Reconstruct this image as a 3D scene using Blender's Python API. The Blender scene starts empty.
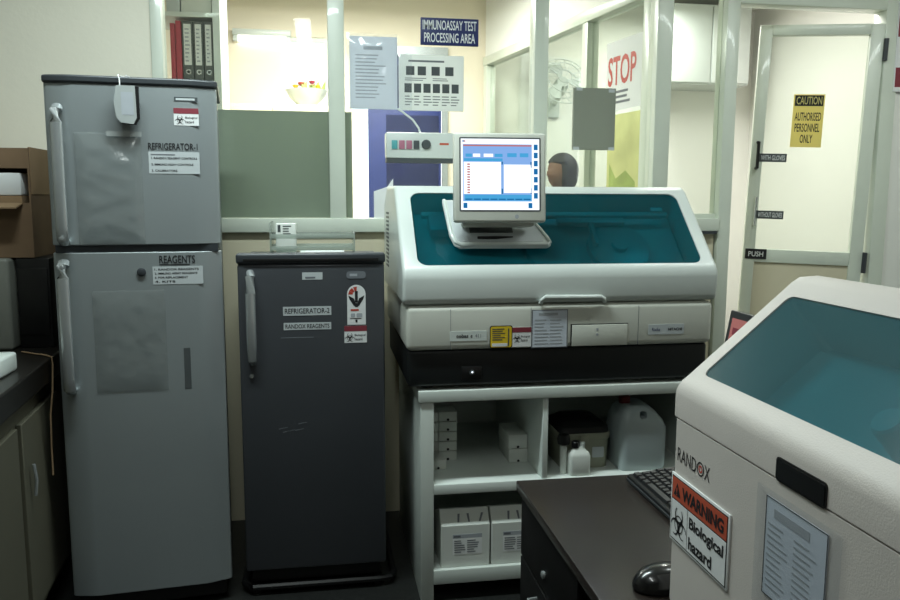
import bpy, bmesh, math, random
from mathutils import Vector, Matrix
random.seed(7)
S = bpy.context.scene
COL = S.collection
R = math.radians

# ------------------------------------------------------------------ materials
def lin(c):
    return tuple(((v/255)/12.92 if v/255 <= .04045 else ((v/255+.055)/1.055)**2.4) for v in c) + (1,)

def mat(name, rgb, rough=.5, metal=0, var=.06, scale=9, bump=0, bscale=60, coat=0, spec=.5):
    m = bpy.data.materials.new(name); m.use_nodes = True
    nt = m.node_tree; b = nt.nodes['Principled BSDF']
    tc = nt.nodes.new('ShaderNodeTexCoord'); n = nt.nodes.new('ShaderNodeTexNoise')
    n.inputs['Scale'].default_value = scale; n.inputs['Detail'].default_value = 4
    nt.links.new(tc.outputs['Object'], n.inputs['Vector'])
    r = nt.nodes.new('ShaderNodeValToRGB'); c = lin(rgb)
    r.color_ramp.elements[0].position = .25; r.color_ramp.elements[1].position = .75
    r.color_ramp.elements[0].color = tuple(v*(1-var) for v in c[:3])+(1,)
    r.color_ramp.elements[1].color = tuple(min(1, v*(1+var)) for v in c[:3])+(1,)
    nt.links.new(n.outputs['Fac'], r.inputs['Fac']); nt.links.new(r.outputs['Color'], b.inputs['Base Color'])
    b.inputs['Roughness'].default_value = rough; b.inputs['Metallic'].default_value = metal
    b.inputs['Coat Weight'].default_value = coat
    b.inputs['Specular IOR Level'].default_value = spec
    if bump:
        n2 = nt.nodes.new('ShaderNodeTexNoise'); n2.inputs['Scale'].default_value = bscale
        nt.links.new(tc.outputs['Object'], n2.inputs['Vector'])
        bp = nt.nodes.new('ShaderNodeBump'); bp.inputs['Strength'].default_value = bump; bp.inputs['Distance'].default_value = .01
        nt.links.new(n2.outputs['Fac'], bp.inputs['Height']); nt.links.new(bp.outputs['Normal'], b.inputs['Normal'])
    return m

def sheet(name, rgb, tr=.5):
    """thin paper that lets some light through"""
    m = mat(name, rgb, .85, var=.02); nt = m.node_tree; b = nt.nodes['Principled BSDF']; o = nt.nodes['Material Output']
    t = nt.nodes.new('ShaderNodeBsdfTranslucent'); t.inputs[0].default_value = lin(rgb)
    x = nt.nodes.new('ShaderNodeMixShader'); x.inputs[0].default_value = tr
    nt.links.new(b.outputs[0], x.inputs[1]); nt.links.new(t.outputs[0], x.inputs[2]); nt.links.new(x.outputs[0], o.inputs[0]); return m

def emis(name, rgb, st=1):
    m = bpy.data.materials.new(name); m.use_nodes = True; nt = m.node_tree; nt.nodes.clear()
    e = nt.nodes.new('ShaderNodeEmission'); o = nt.nodes.new('ShaderNodeOutputMaterial')
    e.inputs['Color'].default_value = lin(rgb); e.inputs['Strength'].default_value = st
    nt.links.new(e.outputs[0], o.inputs[0]); return m

def clear(name, tint, opacity=0.0, body=(200, 205, 200), rough=.05, ior=1.45, bump=0, bscale=40):
    """see-through sheet: tinted transparency mixed with a diffuse body, plus a fresnel gloss"""
    m = bpy.data.materials.new(name); m.use_nodes = True; nt = m.node_tree; nt.nodes.clear()
    N = nt.nodes.new; L = nt.links.new
    t = N('ShaderNodeBsdfTransparent'); t.inputs[0].default_value = lin(tint)
    d = N('ShaderNodeBsdfDiffuse'); g = N('ShaderNodeBsdfGlossy'); g.inputs['Roughness'].default_value = rough
    tc = N('ShaderNodeTexCoord'); no = N('ShaderNodeTexNoise'); no.inputs['Scale'].default_value = 6
    L(tc.outputs['Object'], no.inputs['Vector'])
    ra = N('ShaderNodeValToRGB'); c = lin(body)
    ra.color_ramp.elements[0].color = tuple(v*.93 for v in c[:3])+(1,); ra.color_ramp.elements[1].color = c
    L(no.outputs['Fac'], ra.inputs[0]); L(ra.outputs[0], d.inputs[0])
    m1 = N('ShaderNodeMixShader'); m1.inputs[0].default_value = opacity
    L(t.outputs[0], m1.inputs[1]); L(d.outputs[0], m1.inputs[2])
    f = N('ShaderNodeFresnel'); f.inputs[0].default_value = ior
    ge = N('ShaderNodeNewGeometry'); sb = N('ShaderNodeMath'); sb.operation = 'SUBTRACT'; sb.inputs[0].default_value = 1; L(ge.outputs['Backfacing'], sb.inputs[1])
    mu = N('ShaderNodeMath'); mu.operation = 'MULTIPLY'; L(f.outputs[0], mu.inputs[0]); L(sb.outputs[0], mu.inputs[1])
    m2 = N('ShaderNodeMixShader'); L(mu.outputs[0], m2.inputs[0]); L(m1.outputs[0], m2.inputs[1]); L(g.outputs[0], m2.inputs[2])
    if bump:
        n2 = N('ShaderNodeTexNoise'); n2.inputs['Scale'].default_value = bscale; n2.inputs['Detail'].default_value = 3
        L(tc.outputs['Object'], n2.inputs['Vector'])
        bp = N('ShaderNodeBump'); bp.inputs['Strength'].default_value = bump; bp.inputs['Distance'].default_value = .01
        L(n2.outputs['Fac'], bp.inputs['Height'])
        for k in (d, g, f): L(bp.outputs['Normal'], k.inputs['Normal'])
    o = N('ShaderNodeOutputMaterial'); L(m2.outputs[0], o.inputs[0]); return m

M = dict(
 counterfront=mat('shaded_beige_laminate', (88, 86, 72), .6, var=.05, scale=3), rearwall=mat('bounce_cut_paint', (120, 118, 108), .85),  # counter beige darkened to carry shade; unseen walls' paint darkened to cut bounce
 wall=mat('painted_wall', (232, 228, 212), .8, var=.03, scale=2, bump=.05),
 cream=mat('cream_paint', (238, 228, 208), .8, var=.02, scale=2),
 white_wall=mat('white_paint', (238, 238, 232), .8, var=.02, scale=2),
 dado=mat('beige_laminate', (214, 206, 180), .6, var=.03, scale=3),
 alu=mat('coated_aluminium', (212, 219, 206), .35, var=.03, coat=.2),
 floor=mat('dark_granite_floor', (34, 35, 34), .4, var=.4, scale=60),
 ceil=mat('ceiling_paint', (225, 225, 215), .9, var=.02),
 granite=mat('black_granite', (30, 28, 26), .3, var=.5, scale=120),
 silver=mat('silver_fridge_enamel', (152, 159, 161), .34, .35, var=.03, scale=3, bump=.03, bscale=300),
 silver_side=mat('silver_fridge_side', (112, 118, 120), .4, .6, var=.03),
 graphite=mat('graphite_fridge_enamel', (76, 79, 84), .34, .35, var=.05, scale=4, bump=.03, bscale=300),
 dark_trim=mat('dark_grey_trim', (58, 62, 66), .4, .1),
 black=mat('black_plastic', (18, 18, 19), .4),
 gloss_black=mat('gloss_black_plastic', (14, 14, 16), .25, coat=.5),
 chrome=mat('brushed_chrome', (190, 195, 196), .26, .65, var=.03),
 white=mat('white_plastic', (208, 215, 211), .35, var=.02, coat=.15),
 mid=mat('off_white_plastic', (206, 208, 198), .4, var=.02),
 navy=mat('black_green_base', (16, 20, 21), .5),
 randox=mat('warm_white_enamel', (206, 200, 194), .5, var=.02, bump=.08, bscale=400),
 paper=mat('white_paper', (226, 228, 228), .85, var=.02),
 bluepaper=mat('pale_blue_paper', (205, 212, 222), .8, var=.02),
 thinpaper=sheet('thin_white_paper', (232, 235, 234), .5), thinblue=sheet('thin_pale_blue_paper', (220, 225, 232), .5), thingrey=sheet('thin_grey_card', (150, 156, 146), .35),
 labelpaper=mat('grey_label_paper', (190, 196, 198), .7, var=.03),
 ink=mat('black_ink', (24, 24, 28), .7),
 faint=mat('faded_ink', (110, 114, 120), .8),
 palefaint=mat('pale_ink', (165, 170, 176), .8),
 red=mat('sign_red', (188, 70, 56), .5),
 brick=mat('orange_red_print', (190, 84, 58), .6),
 maroon=mat('maroon_print', (132, 50, 62), .6),
 yellow=mat('yellow_print', (222, 190, 40), .5),
 cautionyellow=sheet('caution_yellow', (240, 228, 150), .4),
 navyblue=mat('sign_navy', (30, 42, 96), .5),
 blue_door=mat('blue_door_paint', (44, 58, 122), .5, var=.1),
 blue_dark=mat('dark_blue_cloth', (30, 38, 80), .8, var=.15),
 green=mat('leaf_green', (158, 176, 96), .7, var=.25),
 lime=mat('yellow_green_print', (204, 206, 140), .7, var=.25, scale=5),
 tealbtn=mat('teal_button', (84, 160, 165), .5),
 pinkbtn=mat('mauve_button', (170, 110, 130), .5),
 greybtn=mat('dark_grey_button', (70, 76, 78), .5),
 cab=mat('white_laminate', (205, 212, 206), .5, var=.04, scale=5),
 cabin=mat('white_laminate_inside', (220, 227, 222), .6, var=.06, scale=5),
 deskm=mat('dark_brown_laminate', (46, 40, 37), .24, var=.12, scale=30),
 desk_black=mat('black_desk_side', (11, 10, 10), .6, spec=.25),
 key=mat('black_keys', (36, 38, 40), .45),
 card=mat('brown_cardboard', (126, 102, 78), .85, var=.08, scale=14),
 card_d=mat('cardboard_inside', (150, 124, 94), .9, var=.08),
 greybox=mat('olive_grey_plastic', (150, 152, 134), .5, var=.1),
 boxwhite=mat('white_carton', (214, 218, 212), .7, var=.03),
 redcap=mat('red_cap', (104, 30, 30), .5),
 jug=clear('translucent_polythene', (200, 215, 215), .72, (206, 218, 220), .3),
 jugliq=mat('pale_liquid', (140, 156, 160), .3),
 acrylic=clear('clear_acrylic', (225, 232, 228), .38, (200, 208, 200), .1),
 pouch=clear('crinkled_plastic_pouch', (251, 252, 252), .07, (205, 208, 206), .16, 1.7, .5, 18),
 sleeve=clear('plastic_sleeve', (252, 253, 254), .03, (225, 228, 230), .12, 1.5, .25, 12),
 glass=clear('window_glass', (244, 247, 244), .02, (220, 225, 215), .02),
 film=clear('olive_window_film', (148, 162, 146), .62, (152, 164, 148), .06),
 teal=clear('teal_tinted_cover', (86, 200, 208), .10, (30, 138, 150), .04),
 bluelid=clear('blue_grey_tinted_cover', (158, 212, 218), .18, (108, 160, 170), .12, 1.45),
 innerdeck=mat('instrument_deck', (186, 194, 194), .5),
 silver_card=mat('grey_card', (160, 165, 164), .6),
 instgrey=mat('putty_grey_plastic', (128, 130, 122), .5),
 steel=mat('steel_parts', (170, 178, 180), .35, .3),
 skin=mat('skin', (124, 84, 62), .6),
 hair=mat('black_hair', (22, 19, 18), .6, bump=.3, bscale=200),
 shirt=mat('grey_green_tunic', (120, 128, 120), .9),
 trousers=mat('dark_trousers', (44, 46, 56), .9),
 redfile=mat('red_file', (178, 58, 74), .6),
 greyfile=mat('dark_grey_file', (84, 88, 88), .6),
 pinkpage=emis('pink_screen_page', (206, 136, 130), .55),
 scr_white=emis('screen_white', (244, 250, 255), 1.25),
 scr_lav=emis('screen_lavender', (136, 178, 236), 1.0),
 scr_sky=emis('screen_sky_blue', (74, 166, 220), 1.0),
 scr_blue=emis('screen_blue', (28, 116, 178), .9),
 scr_red=emis('screen_red', (200, 120, 120), .9),
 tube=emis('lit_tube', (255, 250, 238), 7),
 led=emis('white_led', (235, 245, 255), 1.5),
)

# ------------------------------------------------------------------ builders
class B:
    def __init__(s): s.bm = bmesh.new(); s.m = 0
    def _fin(s, before):
        for f in s.bm.faces:
            if f not in before: f.material_index = s.m
    def box(s, x0, y0, z0, x1, y1, z1, bev=0, seg=2):
        x0, x1 = sorted((x0, x1)); y0, y1 = sorted((y0, y1)); z0, z1 = sorted((z0, z1))
        bef = set(s.bm.faces)
        r = bmesh.ops.create_cube(s.bm, size=1)
        for v in r['verts']:
            v.co = Vector(((x0+x1)/2+v.co.x*(x1-x0), (y0+y1)/2+v.co.y*(y1-y0), (z0+z1)/2+v.co.z*(z1-z0)))
        if bev:
            es = {e for v in r['verts'] for e in v.link_edges}
            bmesh.ops.bevel(s.bm, geom=list(es), offset=min(bev, .49*min(x1-x0, y1-y0, z1-z0)), segments=seg, affect='EDGES', profile=.5)
        s._fin(bef); return s
    def prism(s, pts, a0, a1, axis='x'):
        bef = set(s.bm.faces)
        def co(p, a):
            return {'x': (a, p[0], p[1]), 'y': (p[0], a, p[1]), 'z': (p[0], p[1], a)}[axis]
        A = [s.bm.verts.new(co(p, a0)) for p in pts]; Bv = [s.bm.verts.new(co(p, a1)) for p in pts]
        n = len(pts)
        s.bm.faces.new(A); s.bm.faces.new(Bv[::-1])
        for i in range(n): s.bm.faces.new((A[i], Bv[i], Bv[(i+1) % n], A[(i+1) % n]))
        bmesh.ops.recalc_face_normals(s.bm, faces=[f for f in s.bm.faces if f not in bef])
        s._fin(bef); return s
    def loft(s, rings, cap=True):
        bef = set(s.bm.faces)
        V = [[s.bm.verts.new(p) for p in r] for r in rings]; n = len(V[0])
        for a, b in zip(V, V[1:]):
            for i in range(n): s.bm.faces.new((a[i], a[(i+1) % n], b[(i+1) % n], b[i]))
        if cap: s.bm.faces.new(V[0][::-1]); s.bm.faces.new(V[-1])
        bmesh.ops.recalc_face_normals(s.bm, faces=[f for f in s.bm.faces if f not in bef])
        s._fin(bef); return s
    def tube(s, path, r, n=10, closed=False):
        P = [Vector(p) for p in path]; rs = r if isinstance(r, (list, tuple)) else [r]*len(P)
        rings = []
        up = Vector((.123, .31, .94)).normalized()
        for i, p in enumerate(P):
            a = P[i-1] if i else p; b = P[i+1] if i < len(P)-1 else p
            t = (b-a).normalized(); u = t.cross(up)
            if u.length < 1e-3: u = t.cross(Vector((1, 0, 0)))
            u.normalize(); w = t.cross(u)
            rings.append([p+(u*math.cos(2*math.pi*k/n)+w*math.sin(2*math.pi*k/n))*rs[i] for k in range(n)])
        return s.loft(rings)
    def lathe(s, prof, c=(0, 0, 0), n=24, axis='z'):
        rings = []
        for (r, h) in prof:
            ring = []
            for k in range(n):
                a = 2*math.pi*k/n; x, y = max(r, 1e-4)*math.cos(a), max(r, 1e-4)*math.sin(a)
                p = {'z': (x, y, h), 'y': (x, h, y), 'x': (h, x, y)}[axis]
                ring.append(Vector(c)+Vector(p))
            rings.append(ring)
        return s.loft(rings)
    def plate(s, x0, z0, x1, z1, y, t=.0008, rad=0, n=5):
        """rounded plate in the x-z plane, facing -y, front at y"""
        if rad <= 0: return s.prism([(x0, z0), (x1, z0), (x1, z1), (x0, z1)], y, y+t, 'y')
        return s.prism(rrect(x0, z0, x1, z1, rad, n), y, y+t, 'y')

def rrect(x0, z0, x1, z1, rad, n=5):
    pts = []
    for cx, cz, a0 in ((x1-rad, z0+rad, -90), (x1-rad, z1-rad, 0), (x0+rad, z1-rad, 90), (x0+rad, z0+rad, 180)):
        for k in range(n+1):
            a = R(a0+90*k/n); pts.append((cx+rad*math.cos(a), cz+rad*math.sin(a)))
    return pts

W = {}
def thing(name, label, cat, loc=(0, 0, 0), rz=0, group=None):
    o = bpy.data.objects.new(name, None); COL.objects.link(o); o.empty_display_size = .05
    o.location = loc; o.rotation_euler = (0, 0, R(rz))
    o['label'] = label; o['category'] = cat
    if group: o['group'] = group
    W[o.name] = Matrix.Translation(loc) @ Matrix.Rotation(R(rz), 4, 'Z')
    return o
def base(o):
    while o.parent: o = o.parent
    return W.get(o.name, Matrix.Identity(4))

def finish(me, ang=35):
    for p in me.polygons: p.use_smooth = True
    me.set_sharp_from_angle(angle=R(ang))

def obj(name, b, m, parent=None, world=False, bevel=0, seg=3, label=None, xf=None):
    """one mesh object; local coordinates of its thing (world=True: given in room coordinates)"""
    bm = b.bm
    if xf is not None: bm.transform(xf)
    if world and parent: bm.transform(base(parent).inverted())
    me = bpy.data.meshes.new(name); bm.normal_update(); bm.to_mesh(me); bm.free()
    ms = m if isinstance(m, (list, tuple)) else [m]
    for k in ms: me.materials.append(M[k])
    o = bpy.data.objects.new(name, me); COL.objects.link(o)
    if parent: o.parent = parent
    if bevel:
        mo = o.modifiers.new('edge', 'BEVEL'); mo.width = bevel; mo.segments = seg; mo.limit_method = 'ANGLE'; mo.angle_limit = R(40)
    finish(me)
    if label: o['label'] = label
    return o
def solo(o, label, cat, group=None):
    o['label'] = label; o['category'] = cat
    if group: o['group'] = group
    return o
def structure(o): o['kind'] = 'structure'; return o
def rebase(o):
    """origin of a single-mesh thing to the middle of its base"""
    vs = [v.co for v in o.data.vertices]
    c = Vector(((min(v.x for v in vs)+max(v.x for v in vs))/2, (min(v.y for v in vs)+max(v.y for v in vs))/2, min(v.z for v in vs)))
    o.data.transform(Matrix.Translation(-c)); o.location = c; return o
def apply_mods(o):
    dg = bpy.context.evaluated_depsgraph_get()
    me = bpy.data.meshes.new_from_object(o.evaluated_get(dg)); o.modifiers.clear(); o.data = me; finish(me); return o
def cut(o, cutter_b, xf=None):
    bm = cutter_b.bm
    if xf is not None: bm.transform(xf)
    bmesh.ops.recalc_face_normals(bm, faces=bm.faces)
    me = bpy.data.meshes.new('cutter'); bm.to_mesh(me); bm.free()
    c = bpy.data.objects.new('cutter', me); COL.objects.link(c)
    if o.parent: c.parent = o.parent
    mo = o.modifiers.new('cut', 'BOOLEAN'); mo.object = c; mo.operation = 'DIFFERENCE'; mo.solver = 'EXACT'
    bpy.context.view_layer.update(); apply_mods(o); bpy.data.objects.remove(c); return o

def text_mesh(s, bold=0):
    cu = bpy.data.curves.new('t', 'FONT'); cu.body = s; cu.offset = bold; cu.align_x = 'LEFT'; cu.resolution_u = 3
    t = bpy.data.objects.new('t', cu); COL.objects.link(t)
    bpy.context.view_layer.update()
    me = bpy.data.meshes.new_from_object(t.evaluated_get(bpy.context.evaluated_depsgraph_get()))
    bpy.data.objects.remove(t); bpy.data.curves.remove(cu); return me
def letter(b, s, x0, z0, x1, z1, y, bold=.012, lift=.0006, skew=0):
    """lettering fitted into a box of the x-z plane, appended to builder b, standing just off the face at y"""
    me = text_mesh(s, bold); vs = [v.co for v in me.vertices]
    ax, bx = min(v.x for v in vs), max(v.x for v in vs); az, bz = min(v.y for v in vs), max(v.y for v in vs)
    bef = set(b.bm.faces); V = []
    for v in vs:
        u = (v.x-ax)/(bx-ax); w = (v.y-az)/(bz-az)
        V.append(b.bm.verts.new((x0+u*(x1-x0), y-lift, z0+w*(z1-z0)+skew*u)))
    for p in me.polygons:
        try: f = b.bm.faces.new([V[i] for i in p.vertices])
        except ValueError: continue
        f.normal_update()
        if f.normal.y > 0: f.normal_flip()
    b._fin(bef); bpy.data.meshes.remove(me); return b
def lines(b, x0, z0, x1, z1, n, y, fill=.45, lift=.0006, cols=1, rnd=None):
    rnd = rnd or random.Random(int(abs(x0*1000+z0*77+n)))
    h = (z1-z0)/n; cw = (x1-x0)/cols
    for i in range(n):
        for c in range(cols):
            a = x0+c*cw; w = cw*rnd.uniform(.5, .95)
            zc = z1-h*(i+.5)
            b.prism([(a, zc-h*fill/2), (a+w, zc-h*fill/2), (a+w, zc+h*fill/2), (a, zc+h*fill/2)], y-lift, y-lift+.0002, 'y')
    return b
def rectf(b, x0, z0, x1, z1, y, t=.0005): return b.plate(x0, z0, x1, z1, y-t, t)

def biohazard(b, cx, cz, r, y, lift=.0006):
    """three open crescents round a ring: the trefoil warning mark"""
    def strip(c, ro, ri, ic, a0, a1, n=14):
        outer = []; inner = []
        for k in range(n+1):
            a = a0+(a1-a0)*k/n
            outer.append((c[0]+ro*math.cos(a), c[1]+ro*math.sin(a))); inner.append((ic[0]+ri*math.cos(a), ic[1]+ri*math.sin(a)))
        for k in range(n):
            vs = [b.bm.verts.new((p[0], y-lift, p[1])) for p in (outer[k], outer[k+1], inner[k+1], inner[k])]
            f = b.bm.faces.new(vs); f.material_index = b.m; f.normal_update()
            if f.normal.y > 0: f.normal_flip()
    for k in range(3):
        d = R(90+120*k); c = (cx+.52*r*math.cos(d), cz+.52*r*math.sin(d)); ic = (cx+.585*r*math.cos(d), cz+.585*r*math.sin(d))
        strip(c, .49*r, .39*r, ic, d+R(38), d+R(322))
    strip((cx, cz), .52*r, .45*r, (cx, cz), 0, 2*math.pi, 24)

# ================================================================== THE ROOM
def st(name, b, m, bevel=0): return structure(obj(name, b, m, bevel=bevel))
st('floor', B().box(-1.6, -1.6, -.1, 3.3, 6.0, 0), 'floor')
st('ceiling', B().box(-1.6, -1.6, 2.8, 3.3, 6.0, 2.9), 'ceil')
st('wall_left', B().box(-1.7, -1.6, 0, -1.6, 6.0, 2.8), 'rearwall')
st('wall_right', B().box(3.2, -1.6, 0, 3.3, 6.0, 2.8), 'white_wall')
# wall behind the camera
wb = B(); wb.box(-1.6, -1.6, 0, 3.2, -1.5, 2.8)
st('wall_rear', wb, 'rearwall')
YW = 3.44
st('wall_back', B().box(-1.6, YW, 0, -.66, YW+.14, 2.8), 'wall')
st('wall_header', B().box(-.66, YW, 2.5, 3.2, YW+.1, 2.8), 'white_wall')
st('wall_dado', B().box(-.66, YW+.01, 0, 1.82, YW+.07, 1.275), 'dado')
st('trim_1', B().box(-.66, YW-.02, 1.275, 1.83, YW+.08, 1.335, .004), 'alu')     # sill rail
for i, (a, c) in enumerate(((-.66, -.615), (.045, .113), (.935, .998), (1.497, 1.572), (1.828, 1.89))):
    st('trim_%d' % (i+2), B().box(a, YW-.012, 0 if i == 4 else 1.335, c, YW+.08, 2.5, .004), 'alu')
st('trim_7', B().box(1.89, YW-.01, 2.30, 2.66, YW+.08, 2.36, .004), 'alu')      # door header
st('trim_8', B().box(2.625, YW-.012, 0, 2.70, YW+.08, 2.5, .004), 'alu')         # hinge post
st('wall_beside_door', B().box(2.70, YW, 0, 3.2, YW+.08, 2.5), 'white_wall')
st('window_above_door', B().box(1.89, YW+.03, 2.36, 2.625, YW+.036, 2.5), 'glass')
for i, (a, c) in enumerate(((-.615, .045), (.113, .935), (.998, 1.497), (1.572, 1.828))):
    w = bpy.data.objects.new('window_%d' % (i+1), None); COL.objects.link(w); w.location = ((a+c)/2, YW, 1.335); structure(w)
    W[w.name] = Matrix.Translation(w.location)
    obj('glass', B().box(a, YW+.03, 1.335, c, YW+.036, 2.5), 'glass', w, world=True)
    if i == 0: obj('window_film', B().box(a, YW+.0265, 1.336, c, YW+.0285, 1.785), 'film', w, world=True)
    if i == 1: obj('window_film', B().box(a, YW+.0265, 1.336, .142, YW+.0285, 1.785), 'film', w, world=True)
    if i == 3:
        obj('bottom_rail', B().box(a, YW+.015, 1.335, c, YW+.05, 1.355), 'alu', w, world=True)
# ledge strip under the right window
st('trim_9', B().box(1.66, YW-.03, 1.262, 1.815, YW+.005, 1.275), 'dark_trim')
# ---------------- back rooms
YF = 5.6
wf = B()
wf.box(-1.6, YF, 0, -.24, YF+.1, 2.8); wf.box(-.24, YF, 2.50, .075, YF+.1, 2.8); wf.box(-.24, YF, 0, .075, YF+.1, 2.03)
wf.box(.075, YF, 0, .235, YF+.1, 2.8); wf.box(.235, YF, 2.40, .885, YF+.1, 2.8); wf.box(.885, YF, 0, 1.18, YF+.1, 2.8)
st('wall_far_right', B().box(1.18, YF, 0, 3.2, YF+.1, 2.8), 'white_wall')
st('wall_far', wf, 'cream')
dfr = B(); dfr.box(.86, YF-.025, 0, .90, YF, 2.46); dfr.box(.22, YF-.025, 2.40, .86, YF, 2.46)
st('trim_10', dfr, 'steel')
d2 = bpy.data.objects.new('door_2', None); COL.objects.link(d2); d2.location = (.345, YF+.02, 0); structure(d2); W[d2.name] = Matrix.Translation(d2.location)
obj('door_leaf', B().box(.345, YF+.02, .01, .86, YF+.06, 2.40, .004), 'blue_door', d2, world=True)
pb = B()
pb.box(.47, YF+.012, 1.2, .84, YF+.02, 2.0, .004); pb.box(.47, YF+.012, 2.06, .84, YF+.02, 2.34, .004)
obj('door_panel', pb, 'blue_dark', d2, world=True)
obj('door_handle', B().tube([(.40, YF+.02, 1.02), (.40, YF-.03, 1.02), (.45, YF-.03, 1.02)], .009), 'chrome', d2, world=True)
# framed bright opening in the far wall, standing in for a reflected window
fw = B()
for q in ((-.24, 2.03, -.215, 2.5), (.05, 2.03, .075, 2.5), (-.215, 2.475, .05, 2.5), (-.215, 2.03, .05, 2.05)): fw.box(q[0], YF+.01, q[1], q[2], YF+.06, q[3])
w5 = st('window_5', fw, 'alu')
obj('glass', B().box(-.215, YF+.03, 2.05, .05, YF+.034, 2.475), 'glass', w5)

# receding partition of the back room: from (1.53,3.53) to (1.20,5.6)
P0, P1 = Vector((1.53, 3.53, 0)), Vector((1.185, 5.58, 0)); PL = (P1-P0).length; PA = math.atan2(P1.y-P0.y, P1.x-P0.x)
XP = Matrix.Translation(P1) @ Matrix.Rotation(PA+math.pi, 4, 'Z')     # local x runs from far end to near end, -y faces the left room
def part2(name, b, m): return structure(obj(name, b, m, xf=XP))
part2('wall_partition_base', B().box(0, -.03, 0, PL, .03, 1.0), 'dado')
part2('wall_partition_top', B().box(0, -.02, 2.40, PL, .02, 2.8), 'white_wall')
part2('trim_11', B().box(0, -.04, 2.34, PL, .04, 2.40, .004), 'alu')
part2('trim_12', B().box(0, -.04, 1.0, PL, .04, 1.05, .004), 'alu')
for i, a in enumerate((.0, 1.44, PL-.05)):
    part2('trim_%d' % (13+i), B().box(a, -.035, 1.05, a+.06, .035, 2.34, .004), 'alu')
for i, (a, c) in enumerate(((.06, 1.44), (1.50, PL-.05))):
    part2('window_%d' % (6+i), B().box(a, -.004, 1.05, c, .004, 2.34), 'glass')

# ---------------- glass door, swung into the back room, hinges on the right
dr = bpy.data.objects.new('door_1', None); COL.objects.link(dr); structure(dr)
DH = Vector((2.615, 3.45, 0)); dfv = Vector((2.105, 3.655, 0)); DW = (dfv-DH).length
dang = math.atan2(DH.y-dfv.y, DH.x-dfv.x)
_k = 1.7*math.sin(R(1.6)); dr.location = (DH.x-_k*math.cos(dang), DH.y-_k*math.sin(dang), 0); dr.rotation_euler = (0, R(1.6), dang)
bpy.context.view_layer.update(); W[dr.name] = dr.matrix_world.copy()
fr = B()   # local x from -DW (free edge) to 0 (hinge)
fr.box(-DW, -.02, .03, -DW+.055, .02, 2.24, .004); fr.box(-.06, -.02, .03, 0, .02, 2.24, .004)
fr.box(-DW+.055, -.02, 2.19, -.06, .02, 2.24, .003); fr.box(-DW+.055, -.02, 1.10, -.06, .02, 1.165, .003); fr.box(-DW+.055, -.02, .03, -.06, .02, .12, .003)
obj('door_frame', fr, 'alu', dr)
obj('glass', B().box(-DW+.055, -.003, 1.165, -.06, .003, 2.19), 'glass', dr)
obj('lower_panel', B().box(-DW+.055, -.008, .12, -.06, .008, 1.10), 'dado', dr)
hb = B()
for yy in (-1, 1): hb.tube([(-DW+.028, yy*.02, 1.685), (-DW+.028, yy*.055, 1.685), (-DW+.028, yy*.055, 1.56), (-DW+.028, yy*.02, 1.56)], .008)
obj('door_handle', hb, 'black', dr)
obj('door_bolt', B().tube([(-DW+.04, -.03, 1.28), (-DW+.04, -.03, 1.42)], .006), 'chrome', dr)
for z in (1.12, 2.12): obj('hinge', B().tube([(.008, -.024, z-.05), (.008, -.024, z+.05)], .011), 'dark_trim', dr)
def on_door(name, x0, z0, x1, z1, label, cat, rows, back, ink, group=None, rad=0):
    t = thing(name, label, cat, (0, 0, 0)); t.matrix_world = Matrix.Identity(4)
    mw = W[dr.name] @ Matrix.Translation(((x0+x1)/2, 0, z0))
    t.location = mw.to_translation(); t.rotation_euler = mw.to_euler(); W[t.name] = mw
    w, h = x1-x0, z1-z0
    b = B(); b.plate(-w/2, 0, w/2, h, -.0235, .002, rad)
    obj('backing', b, back, t)
    lb = B()
    for (s, a, c, e, g) in rows: letter(lb, s, -w/2+a*w, c*h, -w/2+e*w, g*h, -.0235)
    obj('lettering', lb, ink, t)
    return t
cs = on_door('caution_sign', -.375, 1.665, -.235, 1.915, 'yellow caution sign stuck on the glass of the door', 'sign',
   [('AUTHORISED', .08, .50, .92, .66), ('PERSONNEL', .10, .29, .90, .45), ('ONLY', .30, .08, .70, .24)], 'cautionyellow', 'ink')
b = B(); b.plate(-.064, .195, .064, .245, -.0242, .0006); obj('heading_band', b, 'ink', cs)
obj('heading', letter(B(), 'CAUTION', -.057, .202, .057, .239, -.0246), 'cautionyellow', cs)
on_door('door_label', -DW+.04, 1.592, -DW+.165, 1.632, 'small dark WITH GLOVES label beside the black door handle', 'label', [('WITH GLOVES', .06, .2, .94, .8)], 'greybtn', 'paper')
on_door('door_label', -DW+.048, 1.315, -DW+.173, 1.355, 'small dark WITHOUT GLOVES label beside the lower bolt of the door', 'label', [('WITHOUT GLOVES', .05, .2, .95, .8)], 'greybtn', 'paper')
on_door('push_plate', -DW+.01, 1.115, -DW+.11, 1.165, 'black PUSH plate at the end of the middle rail of the door', 'label', [('PUSH', .15, .25, .85, .75)], 'ink', 'paper')
# red edged notice at the right frame edge
t = thing('wall_notice', 'white notice with red print on the wall right of the glass door', 'notice', (2.79, YW-.02, 1.93))
obj('sheet', B().plate(2.682, 1.93, 2.90, 2.34, YW-.016, .004), 'paper', t, world=True)
obj('red_heading', B().plate(2.687, 2.18, 2.895, 2.32, YW-.0165, .0006), 'maroon', t, world=True)
obj('red_footer', B().plate(2.687, 1.95, 2.895, 2.04, YW-.0165, .0006), 'maroon', t, world=True)

# ---------------- signs and sheets on the windows
t = thing('area_sign', 'dark blue IMMUNOASSAY TEST PROCESSING AREA sign high on the window', 'sign', (.565, YW+.02, 2.073))
obj('board', B().box(.438, YW+.012, 2.073, .690, YW+.024, 2.186, .002), 'navyblue', t, world=True)
b = B(); letter(b, 'IMMUNOASSAY TEST', .447, 2.136, .681, 2.176, YW+.012); letter(b, 'PROCESSING AREA', .453, 2.084, .675, 2.124, YW+.012)
obj('lettering', b, 'paper', t, world=True)

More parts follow.
